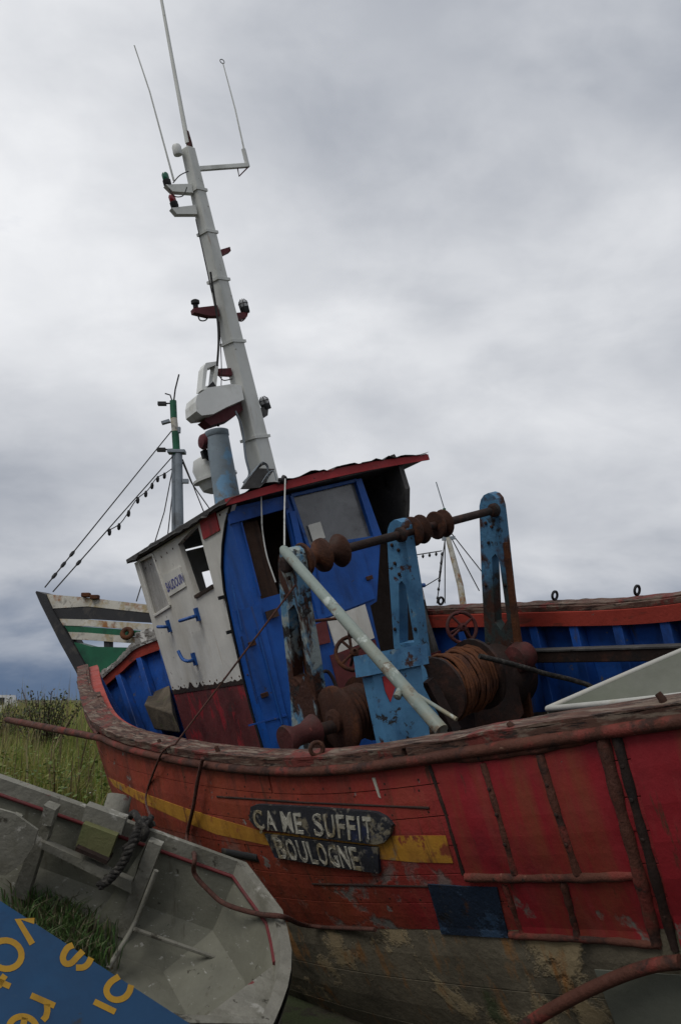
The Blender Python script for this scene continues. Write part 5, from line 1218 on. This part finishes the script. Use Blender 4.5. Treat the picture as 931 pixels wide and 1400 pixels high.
# mast
YM = 16.5
mm = lambda x, y: WS.at(x, y, y=YM)
def mt(P, r, name, mat, parent=None, n=10): return gp(MB().tube([mm(*q) for q in P], r, n), name, mat, parent)
mast2 = mt([(246, 735), (244, 620)], .085, 'mast', 'far_grey')
mt([(238, 735), (238, 622)], .045, 'mast_leg', 'far_grey', None)
mt([(242, 622), (240, 590)], .075, 'mast_band', 'far_green'); mt([(240, 590), (238, 572)], .07, 'mast_band', 'far_white'); mt([(238, 572), (237, 548)], .07, 'mast_band', 'far_green')
gp(MB().box(mm(242, 618), (.36, .2, .07)), 'mast_collar', 'far_grey', bevel=.01)
for (x, y) in ((222, 552), (221, 615)): gp(MB().box(mm(x, y), (.17, .1, .07)).tube([mm(x, y), mm(240, y - 1)], .016, 6), 'mast_lamp', 'black')
gp(MB().box(mm(227, 577), (.17, .1, .06), rotm('Y', .3)).tube([mm(230, 577), mm(240, 578)], .014, 6), 'mast_lamp', 'far_grey')
gp(MB().box(mm(254, 658), (.12, .1, .08)).tube([mm(245, 658), mm(254, 658)], .02, 6), 'mast_cleat', 'far_grey')
gp(MB().box(mm(245, 588), (.06, .08, .12)), 'mast_box', 'far_grey')
mt([(238, 548), (240, 532), (245, 512)], .016, 'mast_aerial', 'black'); mt([(236, 549), (233, 540), (226, 538)], .014, 'mast_aerial', 'black')
stay = lambda P, r=.012, name='stay': gp(MB().tube(P, r, 5), name, 'rubber_cable')
s0 = side2(62, 803, 0); s1 = side2(73, 809, 0)
stay([mm(235, 589), s0]); stay([mm(238, 622), s1]); stay([mm(239, 628), mm(225, 700), WS.at(187, 822, y=15.0)]); stay([mm(240, 640), mm(229, 738)])
stay([mm(250, 628), mm(281, 705)]); stay([mm(249, 630), mm(262, 660), mm(290, 700)])
for k in (.80, .86, .92):
    q = lerp(mm(235, 589), s0, k); gp(MB().lathe(q, s0 - q, [(.01, 0), (.03, .05), (.03, .12), (.01, .17)], 6), 'shackle', 'black')
gp(MB().lathe(lerp(mm(238, 622), s1, .8), s1 - mm(238, 622), [(.01, 0), (.03, .05), (.03, .12), (.01, .17)], 6), 'shackle', 'black')
fest = spline([mm(247, 632), mm(228, 646), mm(214, 654), lerp(mm(238, 622), s1, .25) + (0, 0, -.12), lerp(mm(238, 622), s1, .36) + (0, 0, -.05), lerp(mm(238, 622), s1, .48) + (0, 0, -.16), lerp(mm(238, 622), s1, .60) + (0, 0, -.02)], 6)
fl_ = gp(MB().tube(fest, .010, 5), 'festoon_cable', 'rubber_cable')
for k in range(3, len(fest) - 1, 4): gp(MB().lathe(fest[k], (0, 0, -1), [(.02, -.02), (.035, .03), (.03, .09), (.01, .11)], 8), 'festoon_bulb', 'black', fl_)

# ------------------------------------------------------------------ far boat: pale mast with stays showing over the rail
YB = 26.0
fb = empty('far_boat', (4.0, YB, 0)); T3 = np.array([4.0, YB, 0])
tag(fb, 'distant boat whose thin white mast and stays rise beyond the far rail', 'boat')
def fp(m, name, mats, **k): m.v = [tuple(np.array(p) - T3) for p in m.v]; return m.build(name, mats, fb, **k)
fm = lambda x, y: WS.at(x, y, y=YB)
fp(MB().tube([fm(641, 880), fm(629, 800), fm(612, 735)], [.11, .10, .08], 10), 'mast', 'far_white')
fp(MB().tube([fm(612, 735), fm(607, 695)], .05, 8), 'mast_top', 'far_green'); fp(MB().tube([fm(607, 695), fm(596, 659)], .018, 6), 'aerial', 'far_grey')
fp(MB().bar(fm(604, 737), fm(622, 735), .08, .10), 'crosstree', 'far_grey')
for P in ([(608, 738), (597, 825)], [(608, 738), (608, 825)], [(617, 736), (655, 808)], [(616, 728), (665, 790)], [(604, 755), (600, 790), (580, 802)], [(604, 753), (566, 759)]):
    fp(MB().tube([fm(*q) for q in P], .018, 5), 'stay', 'rubber_cable')
for k in range(6): fp(MB().lathe(fm(604 - k * 1.2, 755 + k * 12), (0, 0, -1), [(.02, 0), (.05, .06), (.02, .12)], 6), 'festoon_bulb', 'black')
for k in range(4): fp(MB().lathe(fm(596 - k * 9, 755 + k * 1.5), (0, 0, -1), [(.02, 0), (.05, .06), (.02, .12)], 6), 'festoon_bulb', 'black')
hv = MB(); c3 = T3 + np.array([1., 0, 0])
sec = lambda x, w, z0, z1: [c3 + (x, -w, z1), c3 + (x, -w * .7, z0), c3 + (x, w * .7, z0), c3 + (x, w, z1)]
ss = [sec(-4, .2, .9, 2.3), sec(-2.5, 1.3, .3, 2.0), sec(0, 1.7, .1, 1.8), sec(3, 1.6, .2, 1.9)]
for a, b in zip(ss[:-1], ss[1:]): hv.hexa(a, b)
fp(hv, 'hull', 'far_black')

# ------------------------------------------------------------------ parked van far off on the left
cv = empty('parked_van', (-25.6, 62.0, -.05)); vp = lambda m, n, mt_, **k: m.build(n, mt_, cv, **k)
tag(cv, 'white van far off, only its roof showing above the tall grass', 'van')
prof = [(-2.2, .35), (-2.2, 1.0), (-1.5, 1.15), (-.95, 1.85), (1.9, 1.9), (2.15, 1.1), (2.15, .35)]
vp(MB().plate([(x, -.85, z) for x, z in prof], 1.7, (0, -1, 0)), 'body', 'car_white', bevel=.08)
for a, b in ((-1.25, -.35), (-.2, .75), (.9, 1.8)): vp(MB().plate([(x, -.86, z) for x, z in ((a, 1.2), (b, 1.2), (b, 1.72), (a + (.25 if a < -1 else 0), 1.72))], .012, (0, -1, 0)), 'window', 'car_dark')
for x in (-1.4, 1.35):
    for y in (-.8, .8): vp(MB().lathe((x, y - .08, .33), (0, 1, 0), [(.2, 0), (.33, .01), (.33, .16), (.2, .17)], 18), 'wheel', 'black')
for y in (-.6, .6): vp(MB().box((-2.2, y, .85), (.04, .3, .15)), 'headlight', 'lens_clear')

# ------------------------------------------------------------------ vegetation
def blades(n, area, hfun, w, mat, name, label, cat='grass', lean=.25, mask=None, zoff=0., seg=3, dens=None):
    V = []; Fc = []; c = 0; tries = 0
    while c < n and tries < n * 12:
        tries += 1
        x, y = area()
        if mask and not mask(x, y): continue
        h = hfun(x, y) * rng.uniform(.55, 1.15); a = rng.uniform(0, 6.283); la = rng.uniform(0, 6.283); l = h * abs(rng.normal(0, lean)); ww = w * rng.uniform(.6, 1.3)
        ca, sa = math.cos(a) * ww, math.sin(a) * ww; z = ground_h(x, y) - .02 + zoff
        o = len(V)
        for k in range(seg):
            t = k / seg; px_, py_ = x + math.cos(la) * l * t * t, y + math.sin(la) * l * t * t; q = 1 - .7 * t
            V += [(px_ - ca * q, py_ - sa * q, z + h * t), (px_ + ca * q, py_ + sa * q, z + h * t)]
        V.append((x + math.cos(la) * l, y + math.sin(la) * l, z + h * (1 - .25 * min(1, l / h))))
        for k in range(seg - 1): Fc.append((o + 2 * k, o + 2 * k + 1, o + 2 * k + 3, o + 2 * k + 2))
        Fc.append((o + 2 * seg - 2, o + 2 * seg - 1, o + 2 * seg)); c += 1
    me = bpy.data.meshes.new(name); me.from_pydata(V, [], Fc); me.materials.append(MATS[mat]); me.update()
    o = bpy.data.objects.new(name, me); COL.objects.link(o); return tag(o, label, cat, kind='stuff')
BRi = BR.T
def clear_of_boat(x, y, marg=.15):
    p = BRi @ (np.array([x, y, .3]) - BT)
    return not (abs(p[0]) < 1.75 + marg and -5.2 < p[1] < 4.2) and not (-2.9 < x < .15 and 2.5 < y < 4.35)
def field():
    y = 4.4 + 30 * rng.random() ** 1.6; x = -(.30 + .25 * rng.random() ** 1.) * y + rng.normal(0, .25) * y * .25 + .4; return x, y
hump = lambda x, y: .74 + .25 * math.sin(x * .9 + 1.3) * math.cos(y * .65) + .20 * math.sin(x * 2.3 + y * 1.5) + min(.62, max(0, (y - 7) * .07))
blades(75000, field, lambda x, y: max(.15, hump(x, y) * .85), .011, 'grass_blade', 'grass', 'tall rough grass growing to the left of the boats', mask=clear_of_boat)
def fieldfar(): y = 25 + 60 * rng.random(); return rng.uniform(-.62, .1) * y, y
blades(16000, fieldfar, lambda x, y: 1.52 + .12 * math.sin(x * .5), .03, 'grass_blade', 'far_grass', 'distant grass along the horizon')
blades(1500, field, lambda x, y: hump(x, y) * 1.25, .014, 'seed_head', 'seed_stalks', 'dry seeding stalks standing among the tall grass', lean=.15, mask=lambda x, y: clear_of_boat(x, y) and y > 9)
def near(): return rng.uniform(-2.6, .2), rng.uniform(4.3, 5.6)
blades(5000, near, lambda x, y: .28, .006, 'grass_blade', 'short_grass', 'short grass behind the grey dinghy', mask=clear_of_boat)
# broad-leaved weeds: loose stems with leaves, one mass
def weeds(n, area, name, label, hs, mat='weed_leaf', leaf=.05, mask=None):
    V = []; Fc = []
    for _ in range(n):
        for _t in range(30):
            x, y = area()
            if mask is None or mask(x, y): break
        h = hs * rng.uniform(.5, 1.2); z0 = ground_h(x, y); lx, ly = rng.normal(0, .12, 2)
        for k in range(int(10 + h * 22)):
            t = rng.uniform(.15, 1); r = leaf * rng.uniform(.6, 1.5); a = rng.uniform(0, 6.283); out = rng.uniform(.02, .16) * (1.15 - t)
            p = np.array([x + lx * t + math.cos(a) * out, y + ly * t + math.sin(a) * out, z0 + h * t]); d = np.array([math.cos(a), math.sin(a), rng.uniform(-.4, .7)]) * r; s_ = np.array([-math.sin(a), math.cos(a), rng.uniform(-.3, .3)]) * r * .38
            o = len(V); V += [tuple(p), tuple(p + d * .5 + s_), tuple(p + d), tuple(p + d * .5 - s_)]; Fc.append((o, o + 1, o + 2, o + 3))
    me = bpy.data.meshes.new(name); me.from_pydata(V, [], Fc); me.materials.append(MATS[mat]); me.update(); o = bpy.data.objects.new(name, me); COL.objects.link(o); return tag(o, label, 'weeds', kind='stuff')
weeds(2200, field, 'weeds', 'leafy green weeds mixed through the tall grass', .85, mask=lambda x, y: clear_of_boat(x, y) and y > 6)
weeds(90, lambda: (rng.uniform(-4.6, -2.6), rng.uniform(8.2, 10.5)), 'flowering_weeds', 'small white flowers dotted through the weeds beside the red hull', .6, 'flower', .022, clear_of_boat)
# bush on the skyline
def bush(name, label, cx, cy, w, h, n):
    root = empty(name, (cx, cy, 0)); V = []; Fc = []; tr = MB()
    for k in range(26):
        a = rng.uniform(0, 6.283); l = h * rng.uniform(.6, 1.); e = np.array([math.cos(a) * w * rng.uniform(.2, 1), math.sin(a) * w * .6, l]); mid = e * .5 + np.array([0, 0, .1])
        tr.tube([(0, 0, 0), tuple(mid * np.array([.7, .7, 1])), tuple(e)], [.022, .012, .004], 5)
        for j in range(n):
            t = rng.uniform(.35, 1.0); p = lerp(mid * np.array([.7, .7, 1]), e, (t - .35) / .65) + rng.normal(0, .05, 3); r = rng.uniform(.03, .07); d = rng.normal(0, 1, 3); d[2] = abs(d[2]); d = d / np.linalg.norm(d) * r; s_ = np.cross(d, rng.normal(0, 1, 3)); s_ = s_ / np.linalg.norm(s_) * r * .3
            o = len(V); V += [tuple(p), tuple(p + d * .5 + s_), tuple(p + d), tuple(p + d * .5 - s_)]; Fc.append((o, o + 1, o + 2, o + 3))
    tr.build('stems', 'brown_wood', root)
    me = bpy.data.meshes.new('crown'); me.from_pydata(V, [], Fc); me.materials.append(MATS['bush_leaf']); o = bpy.data.objects.new('crown', me); COL.objects.link(o); o.parent = root
    return tag(root, label, 'bush')
bush('bush', 'dark feathery bush on the skyline left of the pointed end', -4.95, 14.6, .62, 1.80, 60)
bush('bush', 'smaller dark bush on the skyline beyond the tall grass, near the van', -6.9, 17.5, .8, 1.66, 50)
# grass tufts growing in the dinghy
tu = MB(); V = []; Fc = []
for _ in range(2600):
    px, py = rng.normal(85, 34), rng.uniform(1222, 1330)
    if px < 5 or px > 165: continue
    p = DS.w(DS.at(px, py, z=-.46))
    h = rng.uniform(.04, .15); a = rng.uniform(0, 6.283); w = .005; la = rng.uniform(0, 6.283); l = h * rng.uniform(.1, .9)
    o = len(V); c, s_ = math.cos(a) * w, math.sin(a) * w
    V += [(p[0] - c, p[1] - s_, p[2]), (p[0] + c, p[1] + s_, p[2]), (p[0] + math.cos(la) * l * .4 + c * .6, p[1] + math.sin(la) * l * .4 + s_ * .6, p[2] + h * .65), (p[0] + math.cos(la) * l * .4 - c * .6, p[1] + math.sin(la) * l * .4 - s_ * .6, p[2] + h * .65), (p[0] + math.cos(la) * l, p[1] + math.sin(la) * l, p[2] + h * .85)]
    Fc += [(o, o + 1, o + 2, o + 3), (o + 3, o + 2, o + 4)]
me = bpy.data.meshes.new('dinghy_grass'); me.from_pydata(V, [], Fc); me.materials.append(MATS['grass_dark']); o = bpy.data.objects.new('dinghy_grass', me); COL.objects.link(o)
tag(o, 'grass growing up inside the grey dinghy', 'grass', kind='stuff')
